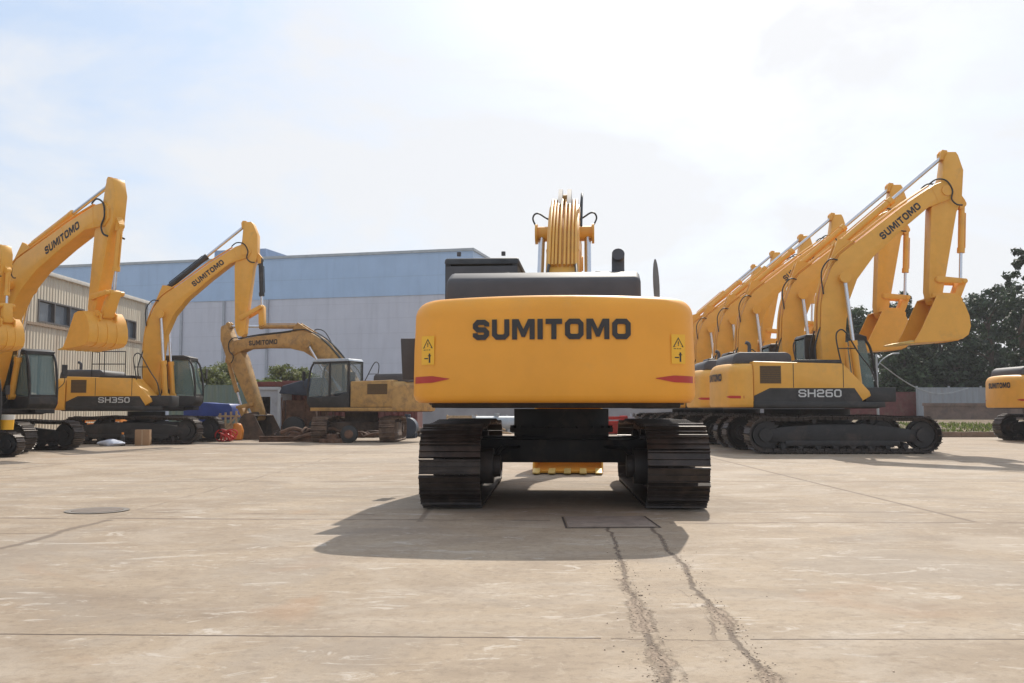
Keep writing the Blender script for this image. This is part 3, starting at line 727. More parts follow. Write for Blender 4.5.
        v = math_n(nt, 'MULTIPLY', n_.outputs[0], near.outputs[0]); tr0 = v if tr0 is None else math_n(nt, 'MAXIMUM', tr0, v)
    clump = ramp(nt, noise(nt, co, 1.6, 3, .5), .35, .6)
    crumb = math_n(nt, 'MULTIPLY', ramp(nt, math_n(nt, 'ADD', math_n(nt, 'MULTIPLY', math_n(nt, 'MULTIPLY', tr0, clump), .6), noise(nt, co, 11, 9, .82)), .68, .76), .75)
    col = mixc(nt, crumb, col, mixc(nt, ramp(nt, noise(nt, co, 60, 4, .7), .35, .65), (.15, .10, .065), (.40, .29, .20)))
    # oil and rust stains
    stn = noise(nt, co, .55, 5, .55, 1.0)
    col = mixc(nt, math_n(nt, 'MULTIPLY', ramp(nt, stn, .62, .72), .35), col, (.36, .20, .10))
    stn2 = noise(nt, mp.outputs[0], .8, 5, .5, .4)
    col = mixc(nt, math_n(nt, 'MULTIPLY', ramp(nt, stn2, .62, .70), .3), col, (.15, .12, .10))
    nt.links.new(col, b.inputs['Base Color'])
    hgt = math_n(nt, 'SUBTRACT', math_n(nt, 'ADD', math_n(nt, 'MULTIPLY', fine, .5), math_n(nt, 'MULTIPLY', mid, .6)), math_n(nt, 'ADD', math_n(nt, 'MULTIPLY', total, 1.6), math_n(nt, 'MULTIPLY', crumb, .8)))
    bump(nt, b, hgt, .6, .015)
    mb = MB(); mb.add([(-400, -60, 0), (400, -60, 0), (400, 600, 0), (-400, 600, 0)], [(0, 1, 2, 3)])
    o = mb.build('ground', m); o['kind'] = 'structure'
ground()
# loose crumbs along the broken strip
mb = MB()
for i in range(1000):
    y = 3.6 + 5.2 * random.random() ** 1.6; k = random.random()
    base = (.42 + .056 * y) if k < .5 else (.88 + .052 * y)
    x = base + random.gauss(0, .05)
    if random.random() < .12: x = base + random.gauss(0, .25)
    s = random.uniform(.0015, .005) * (1 if random.random() < .95 else 1.8)
    c = V((x, y, s * .5)); vs = [c + V((random.uniform(.5, 1) * s * a, random.uniform(.5, 1) * s * b_, random.uniform(.3, .6) * s * d_)) for a in (-1, 1) for b_ in (-1, 1) for d_ in (-1, 1)]
    mb.add(vs, [(0, 1, 3, 2), (4, 6, 7, 5), (0, 4, 5, 1), (2, 3, 7, 6), (0, 2, 6, 4), (1, 5, 7, 3)])
M['crumb'] = simple('brown_concrete_crumbs', (.50, .39, .29), .9, var=.5, vs=60)
o = mb.build('gravel', 'crumb'); o['kind'] = 'stuff'; tag(o, 'loose brown gravel crumbs along the two long cracks in the foreground', 'gravel')
# manhole cover, steel plate
t = empty('manhole_cover', (-4.72, 10.85, .003), 'round dark manhole cover set in the concrete on the left', 'manhole cover')
mb = MB(); mb.cyl((0, 0, 0), (0, 0, .008), .27, 36); mb.build('cover', simple('worn_cast_iron', (.18, .14, .11), .7, .2, var=.2, vs=14, bmp=.4), t)
mb = MB()
vs, fs = ribbon([(.31 * math.cos(a * R(10)), .31 * math.sin(a * R(10))) for a in range(36)], .07, True); n_ = len(vs)
mb.add([(q.x, q.y, .006) for q in vs], fs); mb.build('frame', simple('dusty_iron_frame', (.22, .19, .16), .8), t)
mb = MB(); mb.prism_z([(.55, 9.3), (1.42, 9.35), (1.4, 10.25), (.56, 10.2)], .002, .012)
t = empty('cover_plate', (0, 0, 0), 'flat rectangular slab over the trench behind the foreground machine', 'cover plate')
mb.build('slab', simple('dull_slab', (.27, .21, .165), .8, var=.25, vs=5, dirt=(.14, .10, .08), dirt_amt=.4), t, bevel=.003)
vs, fs = ribbon([(.53, 9.27), (1.45, 9.32), (1.43, 10.28), (.54, 10.23)], .022, True)
MB().add([(q.x, q.y, .0035) for q in vs], fs).build('frame', simple('dark_gap_dirt', (.07, .05, .04), .9), t)

# ------------------------------------------------------------------ verge, kerb
mb = MB(); mb.add([(15.5, 39.2, .19), (80, 39.2, .19), (80, 53.9, .58), (15.5, 53.9, .58), (15.5, 64, .6), (80, 64, .6)], [(0, 1, 2, 3), (3, 2, 5, 4)])
M['soil'] = simple('brown_soil', (.20, .13, .085), .95, var=.35, vs=1.2, dirt=(.13, .13, .05), dirt_amt=.5, dirt_scale=.9)
o = mb.build('verge', 'soil'); o['kind'] = 'structure'
M['kerb'] = simple('weathered_kerb', (.26, .19, .14), .85, var=.3, vs=2)
mb = MB()
for i in range(40): mb.box(15.3 + i * 1.6, 15.3 + i * 1.6 + 1.59, 39.0, 39.2, 0, .22)
o = mb.build('kerb', 'kerb', bevel=.012, seg=1); o['kind'] = 'structure'
def leafmat(name, c, var=.6, rough=.6):
    m, nt, b = new_mat(name); b.inputs['Roughness'].default_value = rough
    oi = node(nt, 'ShaderNodeNewGeometry'); 
    col = mixc(nt, oi.outputs['Random Per Island'], tuple(x * (1 - var) for x in c), tuple(x * (1 + var) for x in c))
    nt.links.new(col, b.inputs['Base Color'])
    tl = node(nt, 'ShaderNodeBsdfTranslucent'); nt.links.new(col, tl.inputs[0])
    mx = node(nt, 'ShaderNodeMixShader'); mx.inputs[0].default_value = .3
    nt.links.new(b.outputs[0], mx.inputs[1]); nt.links.new(tl.outputs[0], mx.inputs[2])
    nt.links.new(mx.outputs[0], nt.nodes['Material Output'].inputs[0])
    return m
M['grass'] = leafmat('short_green_grass', (.13, .17, .035))
mb = MB()
for i in range(9000):
    x = random.uniform(15.8, 34); y = 39.3 + 9 * random.random() ** 1.3
    if math.sin(x * .9 + y * .3) + random.random() * 1.6 < .2: continue
    h = random.uniform(.05, .17); a = random.random() * math.pi; dx, dy = math.cos(a) * .035, math.sin(a) * .035
    g0 = .18 + (y - 39.2) * .0265
    mb.add([(x - dx, y - dy, g0), (x + dx, y + dy, g0), (x + random.gauss(0, .05), y + random.gauss(0, .05), g0 + h)], [(0, 1, 2)])
o = mb.build('grass', 'grass'); o['kind'] = 'stuff'; tag(o, 'patchy green grass on the verge behind the kerb at right', 'grass')

# ------------------------------------------------------------------ big blue and grey building
bx0, by0 = at(472, 70), 70.0; ux = V((-34, 8.3)).normalized(); uy = V((.237, .971)).normalized()
ang = math.atan2(-ux.y, -ux.x)
t = empty('factory_building', (bx0, by0, 0), 'large industrial hall with blue upper cladding and pale grey lower wall', 'building', ang)
# local: x from -Lb (left) to 0 (right), y into depth
Lb, Db = 38, 30; ztop = zat(248, 70); zm = zat(293, 70)
M['bblue'] = corrugated('blue_steel_cladding', (.36, .49, .67), .9, 'X', .05, (.16, .2, .3), .15, .25, hline=1.6)
M['bgrey'] = corrugated('grey_steel_cladding', (.53, .54, .60), 1.1, 'X', .04, (.2, .2, .22), .2, .25, hline=1.15)
mb = MB(); mb.box(-Lb, 0, 0, Db, 0, zm); mb.build('lower_wall', 'bgrey', t)
mb = MB(); mb.box(-Lb, .06, -.06, Db + .06, zm, ztop); upw = mb.build('upper_wall', 'bblue', t)
mb = MB(); mb.box(-Lb, .12, -.14, -.063, ztop - .12, ztop + .08); mb.box(.063, .14, -.14, Db, ztop - .12, ztop + .08); mb.build('parapet_capping', 'steelgrey', t)
mb = MB(); mb.box(-24.0, -19.2, 4, 9, ztop - .1, ztop + 1.5)
mb.build('roof_stairhouse', simple('pale_blue_cladding', (.24, .29, .38), .6), t)
for px in (178, 203, 245, 287):
    x = -(472 - px) / 407 * Lb * .97
    mb = MB(); mb.box(x - .09, x + .09, -.17, -.005, 0, zm - .02); mb.build('downpipe', simple('grey_downpipe', (.36, .38, .42), .6), t)
for px in (130,):
    x = -(472 - px) / 407 * Lb * .97
    mb = MB(); mb.box(x - .5, x + .5, -.1, -.062, ztop - 2.6, ztop - 1.9); mb.build('vent_louvre', simple('grey_blue_louvre', (.22, .30, .42), .6), t)

# ------------------------------------------------------------------ cream warehouse, wall at X=-18.5
wx = -18.5; t = empty('warehouse', (wx, 47.5, 0), 'cream corrugated warehouse with a band of dark windows on the left', 'building')
M['cream'] = corrugated('cream_corrugated_sheet', (.55, .49, .38), 4.2, 'Y', .08, (.28, .17, .10), .55, .7)
ez = 6.45
def wallpanel(mb, y0, y1, z0, z1): mb.box(-.2, 0, y0, y1, z0, z1)
mb = MB(); wins = [(-10.9, -6.9), (-4.5, -1.3), (-19, -15)]
wz0, wz1 = 4.55, 5.45
wallpanel(mb, -30, 0, 0, wz0); wallpanel(mb, -30, 0, wz1, ez)
ys = sorted(wins); cur = -30
for a_, b_ in ys: wallpanel(mb, cur, a_, wz0, wz1); cur = b_
wallpanel(mb, cur, 0, wz0, wz1)
mb.box(-14, -.21, -.2, 0, 0, ez)
mb.build('wall', 'cream', t)
for a_, b_ in wins:
    fr = MB(); n_ = 3; st_ = (b_ - a_) / n_
    fr.box(-.15, .03, a_, b_, wz0, wz0 + .06); fr.box(-.15, .03, a_, b_, wz1 - .06, wz1)
    for k in range(n_ + 1):
        y = a_ + k * st_; y = min(max(y, a_ + .04), b_ - .04); fr.box(-.15, .035, y - .04, y + .04, wz0 + .06, wz1 - .06)
    w = fr.build('window', simple('dark_window_frame', (.10, .09, .085), .6), t)
    g = MB(); g.box(-.12, -.10, a_, b_, wz0 + .01, wz1 - .01); g.build('pane', 'wglass', w)
mb = MB(); mb.prism([(.12, ez), (.12, ez + .16), (-7, ez + 1.1), (-14, ez + .16), (-14, ez)], -30, .25); mb.build('roof', simple('pale_roof_trim', (.55, .52, .46), .6), t, bevel=.01)
mb = MB(); mb.box(.003, .07, -30, 0, 4.40, 4.5); mb.build('flashing', simple('brown_flashing', (.30, .22, .15), .7), t)
mb = MB(); mb.box(.003, .14, -.15, .0, 0, ez); mb.build('corner_trim', 'palegrey', t)

# ------------------------------------------------------------------ yard clutter, left and middle
t = empty('metal_fence', (at(198, 50), 50, 0), 'green corrugated sheet fence behind the bucketless excavator', 'fence')
M['greenfence'] = corrugated('green_corrugated_sheet', (.13, .19, .17), 3.2, 'X', .1, (.2, .17, .12), .3, .9)
L_ = at(262, 50) - at(180, 50)
mb = MB(); mb.box(-1.5, L_ - .5, 0, .04, .05, zat(385, 50)); mb.build('sheet_panel', 'greenfence', t)
for k in range(4):
    mb = MB(); x = -1.4 + k * (L_ + .8) / 3; mb.box(x - .05, x + .05, .05, .13, 0, zat(383, 50)); mb.build('post', 'steelgrey', t)
# container shed with pale door frame
t = empty('container_shed', (at(250, 40), 40, 0), 'pale grey sheet shed with an open doorway and maroon roof edge', 'shed')
w_ = at(281, 40) - at(250, 40); hz_ = zat(387, 40)
mb = MB(); mb.box(0, w_ * .28, -.05, 0, 0, hz_); mb.box(w_ * .68, w_, -.05, 0, 0, hz_ - .05); mb.box(w_ * .28, w_ * .68, -.05, 0, hz_ * .80, hz_ - .03); mb.box(0, .05, .01, 2.6, 0, hz_); mb.box(w_ - .05, w_, .01, 2.6, 0, hz_ - .05)
mb.build('wall', 'palegrey', t)
mb = MB(); mb.box(-.15, w_ * 2.4, -.1, 2.6, hz_ + .01, hz_ + .22); mb.build('roof', 'maroon', t, bevel=.01)
mb = MB(); mb.box(w_ - .1, w_ + .02, -.11, -.055, 0, hz_); mb.box(0, w_ - .1, -.11, -.055, hz_ - .12, hz_); mb.build('door_frame', simple('light_blue_frame', (.5, .56, .6), .5), t)
mb = MB(); mb.box(.06, w_ - .06, 1.9, 1.95, 0, hz_ - .02); mb.build('back_wall', 'rust', t)
t = empty('shipping_container', (at(283, 42), 42, 0), 'maroon steel container behind the old excavator cab', 'container')
mb = MB(); M['maroonc'] = corrugated('maroon_corrugated', (.14, .04, .035), 3.5, 'X', .2, (.2, .12, .08), .4, .9)
mb.box(0, 6.0, 0, 2.4, .1, 2.35); mb.build('body', 'maroonc', t)
mb = MB(); mb.box(-.03, 6.03, -.03, .0, 2.25, 2.42); mb.box(-.03, 6.03, -.03, -.001, .0, .15)
for x in (0, 5.9): mb.box(x - .02, x + .1, -.035, -.002, .15, 2.25)
mb.build('corner_frame', 'maroon', t)
# dark tarpaulined machine part between shed and cab
t = empty('scrap_cab', (at(306, 37), 37, 0), 'dark scrapped machine shell with navy bonnet left of the old cab', 'scrap machine')
mb = MB(); mb.prism([(-.9, 1.75), (-.75, 2.05), (.3, 2.35), (1.2, 2.4), (1.3, 1.8), (.4, 1.65)], -.7, .7); mb.build('bonnet', 'dkblue', t, bevel=.05)
mb = MB()
for i in range(16):
    x = random.uniform(-.85, 1.1); y = random.uniform(-.6, .6); mb.cyl((x, y, 0), (x + random.gauss(0, .12), y, random.uniform(1.3, 1.8)), random.uniform(.02, .06), 8)
mb.box(-.8, 1.1, -.6, .6, .25, .5); mb.box(-.7, .4, -.3, .5, .5, 1.5); mb.build('frame', 'rust', t)
mb = MB(); mb.cyl((-.3, -.75, .45), (-.3, -.5, .45), .42, 20); mb.cyl((.7, -.75, .45), (.7, -.5, .45), .42, 20); mb.build('tyre', 'rubber', t, bevel=.03)
# blue tarpaulin-covered stack
t = empty('tarpaulin_stack', (at(214, 37.5), 37.5, 0), 'goods stacked under a bright blue tarpaulin behind the tracks', 'covered goods')
w_ = (at(236, 37.5) - at(188, 37.5)) / 2
mb = MB(); mb.prism([(-w_, .55), (-w_, 1.2), (-w_ + .12, 1.33), (-.2, 1.42), (.3, 1.38), (w_ - .1, 1.36), (w_, 1.2), (w_ + .05, .8)], -.7, .7); mb.build('tarpaulin', 'blue', t, bevel=.06)
mb = MB(); mb.box(-w_ + .1, w_ - .1, -.6, .6, 0, .56); mb.build('goods', 'wood', t)
# pallets
t = empty('wooden_pallet', (at(229, 35), 35, 0), 'pale broken wooden pallet leaning by the blue tarpaulin', 'pallet')
for k in range(4):
    mb = MB(); mb.box(-.33 + k * .2, -.26 + k * .2, -.02, .02, .15, 1.0 + .03 * k); mb.build('slat', 'wood', t)
for z in (.25, .55, .85):
    mb = MB(); mb.box(-.38, .42, .025, .09, z, z + .08); mb.build('crosspiece', 'wood', t)
mb = MB(); mb.tube([(-.3, -.06, .2), (.38, -.06, .95)], .03, 6); mb.build('brace', 'wood', t)
mb = MB(); mb.prism([(-.17, 0), (.17, 0), (.2, .35), (.1, .62), (-.14, .66), (-.2, .3)], -.15, .15); o = mb.build('plastic_drum', 'orange', bevel=.08, seg=3); o.location = (at(238.5, 35), 35.1, 0); tag(o, 'dented orange plastic drum beside the rusty bucket', 'drum')
mb = MB()
for i in range(9):
    c_ = V((random.gauss(0, .08), random.gauss(0, .08), .22 + random.gauss(0, .06))); r_ = random.uniform(.16, .26); a_ = V((random.gauss(0, 1), random.gauss(0, 1), random.gauss(0, 1))).normalized(); b_ = a_.orthogonal().normalized(); d_ = a_.cross(b_)
    pts = [c_ + (b_ * math.cos(q * R(30)) + d_ * math.sin(q * R(30))) * r_ for q in range(13)]
    pts = [V((p_.x, p_.y, max(p_.z, .03))) for p_ in pts]; mb.tube(pts, .03, 6)
o = mb.build('hose_coil', 'redplastic'); o.location = (at(229, 33.7), 33.7, 0); tag(o, 'tangled red hose coil on the ground beside the track', 'hose')
# cardboard box, white sack, flask, pail
t = empty('cardboard_box', (at(145, 30.2), 30.2, 0), 'brown cardboard box standing upright against the black track', 'box', R(8))
mb = MB(); mb.box(-.22, .22, -.16, .16, 0, .5); bo = mb.build('carton', 'cardboard', t, bevel=.006)
mb = MB(); mb.box(-.02, .02, -.163, -.1601, 0.0, .5); mb.box(-.02, .02, -.163, .163, .5012, .503); mb.build('tape', simple('brown_tape', (.45, .32, .2), .4), bo)
mb = MB()
import itertools
nu, nv = 14, 8; vs = []
for i in range(nu + 1):
    for j in range(nv):
        u = i / nu; a = 2 * math.pi * j / nv; r_ = (.16 * math.sin(math.pi * min(.98, u + .02)) ** .5) * (1 + .2 * math.sin(7 * u + j * 2))
        vs.append((-.42 + .84 * u, r_ * math.cos(a) * 1.5, max(.012, .09 + r_ * math.sin(a) * .7)))
fs = [(i * nv + j, i * nv + (j + 1) % nv, (i + 1) * nv + (j + 1) % nv, (i + 1) * nv + j) for i in range(nu) for j in range(nv)] + [tuple(range(nv)), tuple(nu * nv + j for j in range(nv))]
mb.add(vs, fs); o = mb.build('plastic_sack', simple('white_sack', (.55, .58, .66), .6), ang=80); o.location = (at(113, 29.6), 29.6, 0); tag(o, 'crumpled white sack lying beside the cardboard box', 'sack')
t = empty('bottle', (at(124.5, 29.9), 29.9, 0), 'small dark bottle with a pale cap left of the cardboard box', 'bottle')
mb = MB(); mb.cyl((0, 0, 0), (0, 0, .28), .07, 14); mb.cyl((0, 0, .28), (0, 0, .36), .07, 14, .03); mb.build('body', 'black', t)
mb = MB(); mb.cyl((0, 0, .36), (0, 0, .42), .035, 12); mb.build('cap', 'orange', t)
D_ = 23.0; t = empty('paint_pail', (at(9, D_), D_, 1.035), 'yellow pail with a white rim standing on the leftmost visible track', 'pail')
t.location.z = .655
mb = MB(); mb.cyl((0, 0, 0), (0, 0, .24), .14, 20, .155); mb.build('body', 'sticker', t)
mb = MB(); mb.cyl((0, 0, .241), (0, 0, .36), .157, 20, .165); mb.build('rim', 'white', t)

# scrap pieces on the ground around the old excavator and behind the main one
def scrap(name, label, px, D, cat, size, mat, kind, rz=0):
    mb = MB(); s = size
    if kind == 'beam':
        mb.box(-s, s, -.09, .09, .0, .03); mb.box(-s, s, -.02, .02, .03, .17); mb.box(-s, s, -.09, .09, .17, .2)
    elif kind == 'gear':
        mb.cyl((0, 0, 0), (0, 0, .14), s, 24); mb.cyl((0, 0, .14), (0, 0, .3), s * .5, 18)
        for k in range(14): a = k * math.pi / 7; mb.box(s * .97 * math.cos(a) - .04, s * .97 * math.cos(a) + .04, s * .97 * math.sin(a) - .04, s * .97 * math.sin(a) + .04, .0, .13)
    elif kind == 'pile':
        for k in range(14):
            x, y = random.gauss(0, s * .5), random.gauss(0, s * .25); z = .05 + random.random() * .4 * s; a = random.random() * math.pi
            mb.tube([(x - math.cos(a) * .45 * s, y - math.sin(a) * .3, max(.05, z - .15)), (x, y, z), (x + math.cos(a) * .45 * s, y + math.sin(a) * .3, max(.05, z * .6))], random.uniform(.03, .08), 7)
        mb.prism([(-s * .6, 0), (s * .6, 0), (s * .4, .25), (-s * .3, .32)], -.3, .3)
    elif kind == 'tank':
        mb.cyl((-s, 0, .42), (s, 0, .42), .4, 22); mb.box(-s * .7, -s * .5, -.35, .35, 0, .2); mb.box(s * .5, s * .7, -.35, .35, 0, .2)
        mb.cyl((0, 0, .8), (0, 0, .95), .12, 12)
    elif kind == 'crate':
        for z in (.04, .25, .46, .67): mb.box(-s, s, -.4, -.37, z, z + .14); mb.box(-s, s, .37, .4, z, z + .14)
        for x in (-s, s - .06): mb.box(x, x + .06, -.365, .365, 0.0, .85)
        mb.box(-s + .07, s - .07, -.36, .36, .02, .55)
    o = mb.build(name, mat, bevel=.008, seg=1); o.location = (at(px, D), D, 0); o.rotation_euler.z = rz
    tag(o, label, cat); return o
scrap('steel_beam', 'rusty steel beam lying in front of the worn bucket teeth', 292, 33.5, 'beam', 1.1, 'rust', 'beam', R(6))
scrap('scrap_heap', 'heap of rusty machine parts under the old cab', 318, 33.8, 'scrap', 1.1, 'rust', 'pile')
scrap('scrap_heap', 'low heap of brown scrap between cab and the far track', 348, 38.5, 'scrap', 1.3, 'rust', 'pile')
scrap('scrap_heap', 'heap of pale broken parts seen left of the front machine slewing ring', 478, 42, 'scrap', 1.2, 'wood', 'pile')
scrap('scrap_heap', 'dark heap of parts seen beneath the left edge of the counterweight', 440, 40, 'scrap', 1.3, 'chassis_old', 'pile')
scrap('steel_tank', 'grey steel tank lying behind the front machine on its left', 497, 45, 'tank', 1.0, 'steelgrey', 'tank')
scrap('wooden_crate', 'slatted wooden crate seen below the counterweight on the left', 462, 50, 'crate', .8, 'wood', 'crate')
scrap('tool_crate', 'red crate seen through the gap right of the slewing ring', 613, 44, 'crate', .55, 'redplastic', 'crate', R(20))
scrap('steel_tank', 'pale tank seen through the gap between chassis and right track', 632, 46, 'tank', .7, 'palegrey', 'tank', R(70))
scrap('gear_wheel', 'rusty gear wheel on the ground by the old undercarriage', 334, 32.6, 'gear', .45, 'rust', 'gear')
scrap('steel_drum', 'small blue grey drum behind the old machine rear track', 408, 38, 'tank', .5, 'dkblue', 'tank', R(90))

for (px, D, kind, sz, mt, lb, rz, nm, ct) in [
    (283, 36.5, 'pile', .8, 'chassis_old', 'dark scrap pile between the pale shed and the navy bonnet', 0, 'scrap_heap', 'scrap'),
    (300, 35.2, 'pile', .7, 'rust', 'rusty scrap pile right beside the worn bucket', 0, 'scrap_heap', 'scrap'),
    (330, 36.5, 'crate', .6, 'rust', 'rusty crate of parts under the front of the old cab', .3, 'parts_crate', 'crate'),
    (372, 39, 'pile', .9, 'chassis_old', 'dark scrap pile between the two worn tracks', 0, 'scrap_heap', 'scrap'),
    (455, 37, 'pile', .8, 'rust', 'rusty pipes lying behind the left foreground track', .2, 'scrap_heap', 'scrap'),
    (490, 48, 'crate', .9, 'steelgrey', 'grey crate behind the pale steel tank', .1, 'steel_crate', 'crate'),
    (104, 37, 'crate', .8, 'orange', 'orange rack seen beneath the bucketless excavator body', .1, 'storage_rack', 'rack')]:
    scrap(nm, lb, px, D, ct, sz, mt, kind, rz)
t = empty('tyre', (at(350, 32.4), 32.4, .3), 'worn black tyre standing upright between the tracks of the old excavator', 'tyre')
mb = MB(); mb.cyl((0, -.1, 0), (0, .1, 0), .3, 26); mb.build('tread', 'rubber', t, bevel=.04)
mb = MB(); mb.cyl((0, -.115, 0), (0, .115, 0), .15, 18); mb.build('rim', 'rust', t)
# low grey wall far behind the middle
mb = MB(); mb.box(at(400, 64), at(860, 64), 64, 64.3, 0, 1.9); o = mb.build('boundary_wall', simple('grey_block_wall', (.30, .29, .30), .9, var=.15, vs=.8)); tag(o, 'long low grey wall far behind the machines in the middle', 'wall')

# ------------------------------------------------------------------ right background
D_ = 60
mb = MB(); mb.box(at(845, D_), at(917, D_), D_, D_ + .25, .1, zat(392, D_)); o = mb.build('boundary_wall', 'maroon'); tag(o, 'maroon wall behind the lamp post at right', 'wall')
t = empty('metal_fence', (at(917, 59), 59, 0), 'pale grey corrugated sheet fence under the trees at right', 'fence')
M['greyfence'] = corrugated('grey_corrugated_sheet', (.33, .35, .37), 2.6, 'X', .08, (.25, .2, .16), .3, .9)
mb = MB(); mb.box(0, 14, 0, .04, .2, zat(387.5, 59)); mb.build('sheet_panel', 'greyfence', t)
mb = MB()
for k in range(8): mb.box(k * 2 - .05, k * 2 + .05, .05, .13, 0, zat(386, 59))
mb.build('post', 'steelgrey', t)
mb = MB(); mb.box(at(925, 54), at(1060, 54), 54, 54.3, .1, zat(406, 54)); mb.box(at(924, 54), at(1060, 54), 53.95, 54.35, zat(406, 54) + .002, zat(404, 54) + .05)
o = mb.build('boundary_wall', simple('brown_rendered_wall', (.22, .16, .13), .9, var=.25, vs=1.2, dirt=(.12, .10, .09), dirt_amt=.4)); tag(o, 'low brown rendered wall behind the grass verge', 'wall')
t = empty('roof_shed', (at(845, 66), 66, 0), 'long low shed with grey roof behind the maroon wall', 'shed')
mb = MB(); mb.box(0, 5.5, 0, 3, 0, 2.1); mb.build('wall', 'maroon', t); mb = MB(); mb.prism([(-.2, 2.1), (5.7, 2.1), (5.7, 2.25), (-.2, 2.35)], -.3, 3.3); mb.build('roof', 'steelgrey', t)
# lamp post
D_ = 50; t = empty('lamp_post', (at(877, D_), D_, 0), 'slim grey lamp post with a short arm under the raised buckets', 'lamp post')
hz_ = zat(354, D_)
mb = MB(); mb.cyl((0, 0, 0), (0, 0, hz_), .07, 12, .05); mb.build('pole', 'steelgrey', t)
mb = MB(); mb.tube([(0, 0, hz_ - .7), (.25, 0, hz_ - .35), (.6, 0, hz_ - .1), (.85, 0, hz_)], .03, 8); mb.build('arm', 'steelgrey', t)
mb = MB(); mb.prism([(.8, hz_ - .03), (1.2, hz_), (1.2, hz_ + .07), (.85, hz_ + .05)], -.08, .08); mb.build('lamp_head', 'steelgrey', t, bevel=.02)
mb = MB(); mb.box(-.2, -.05, -.1, .1, hz_ - 1.3, hz_ - .95); mb.build('junction_box', 'steelgrey', t, bevel=.01)
a_ = V((at(880, 50), 50, zat(363, 50))); b_ = V((at(968, 58.5), 58.5, zat(388, 58.5)))
mb = MB(); mb.tube([a_.lerp(b_, k / 8) - V((0, 0, .9 * math.sin(math.pi * k / 8))) for k in range(9)], .03, 6)
tag(mb.build('cable', 'steelgrey'), 'pale cable sagging from the lamp post to the grey fence', 'cable')

# ------------------------------------------------------------------ trees
M['bark'] = simple('dark_bark', (.08, .055, .04), .9, var=.3, vs=6)
LM = [leafmat('dark_green_foliage', (.022, .042, .013)), leafmat('mid_green_foliage', (.034, .058, .016)), leafmat('olive_green_foliage', (.045, .062, .018)), leafmat('yellow_green_foliage', (.17, .19, .055), .5)]
def crown_mesh(mb, c, rx, ry, rz, nclump, nleaf, ls, seed):
    rnd = random.Random(seed)
    for k in range(nclump):
        while True:
            u = V((rnd.uniform(-1, 1), rnd.uniform(-1, 1), rnd.uniform(-1, 1)))
            if .2 < u.length < 1: break
        u = u.normalized() * (u.length ** .45)
        cc = V((c[0] + u.x * rx, c[1] + u.y * ry, c[2] + u.z * rz)); cr = rnd.uniform(.18, .36) * min(rx, rz)
        for j in range(nleaf):
            q = V((rnd.gauss(0, 1), rnd.gauss(0, 1), rnd.gauss(0, 1))).normalized() * cr * rnd.random() ** .35
            q.z *= .75
            p = cc + q
            n1 = (q.normalized() + V((rnd.gauss(0, .5), rnd.gauss(0, .5), rnd.gauss(0, .5) + .5))).normalized()
            a1 = n1.orthogonal().normalized(); a1 = (Matrix.Rotation(rnd.random() * 6.28, 3, n1) @ a1); b1 = n1.cross(a1)
            s1 = ls * rnd.uniform(.6, 1.3)
            mb.add([p - a1 * s1, p - b1 * s1 * .45, p + a1 * s1, p + b1 * s1 * .45], [(0, 1, 2, 3)])
def make_tree(name, label, x, y, h, rx, mat, seed, nclump=70, nleaf=60, ls=.16, thin=1.0, group=None, base=.28):
    rnd = random.Random(seed); t = empty(name, (x, y, 0), label, 'tree', 0, 1, group)
    tr = MB(); th = h * .75
    path = [V((0, 0, 0)), V((rnd.gauss(0, .1), 0, th * .35)), V((rnd.gauss(0, .25), rnd.gauss(0, .2), th * .7)), V((rnd.gauss(0, .3), 0, th))]
    for i in range(3): tr.cyl(path[i], path[i + 1], .2 * (1 - i * .27) * h / 8, 10, .2 * (1 - (i + 1) * .27) * h / 8)
    for k in range(9):
        zz = rnd.uniform(.3, .9); p0 = path[1].lerp(path[3], zz); a = rnd.random() * 6.28
        p1 = p0 + V((math.cos(a) * rx * .7, math.sin(a) * rx * .7, rnd.uniform(.4, 1.4) * h / 8))
        tr.cyl(p0, p1, .06 * h / 8, 7, .02)
    tr.build('trunk', 'bark', t)
    cr = MB(); cz_ = h * (1 + base) / 2; crown_mesh(cr, (0, 0, cz_), rx, rx * .9, h * (1 - base) / 2 * .95, int(nclump * thin), nleaf, ls, seed + 99)
    me = cr; o = MB(); o.v = cr.v; o.f = cr.f
    mesh = bpy.data.meshes.new('crown'); mesh.from_pydata([tuple(p) for p in cr.v], [], cr.f); mesh.materials.append(mat)
    ob = bpy.data.objects.new('crown', mesh); COL.objects.link(ob); ob.parent = t
    return t
GT = 'broad green trees behind the right-hand fence'
specs = [(838, 72, 300, 26, 0, 'dark green tree showing in the gap between boom and bucket arm'), (866, 70, 306, 30, 1, 'low dark tree left of the two raised buckets'), (893, 74, 300, 28, 0, 'dark tree directly behind the two raised buckets'),
         (905, 64, 292, 22, 2, 'narrow tree whose top shows between the two bucket arms'), (925, 72, 312, 30, 0, 'dark tree behind the nearest raised bucket and its gap'), (948, 66, 306, 26, 1, 'rounded tree just right of the nearest raised bucket'), (972, 70, 297, 30, 2, 'tall green tree over the grey sheet fence'),
         (990, 62, 282, 24, 0, 'dense tree above the counterweight at the right edge'), (1012, 66, 286, 30, 1, 'dark tree behind the excavator at the right edge'), (955, 63, 345, 26, 0, 'low dark shrub-like tree behind the grey fence'), (905, 63, 350, 24, 1, 'low bushy tree behind the maroon wall'), (1045, 64, 280, 30, 0, 'tree at the right edge of the photo')]
for i, (px, D, py, rpx, mi_, lb) in enumerate(specs):
    make_tree('tree', lb, at(px, D), D, zat(py, D) * 1.03, rpx / f_px * D, LM[mi_], 100 + i, nclump=110, nleaf=55, ls=.17, group=GT, base=.02)
make_tree('tree', 'nearer dark tree with a branch reaching left at the right edge', at(1026, 52), 52, zat(242, 52), 18 / f_px * 52, LM[0], 77, nclump=60, nleaf=50, ls=.14, base=.2)
mb_t = bpy.data.objects[-1] if False else None
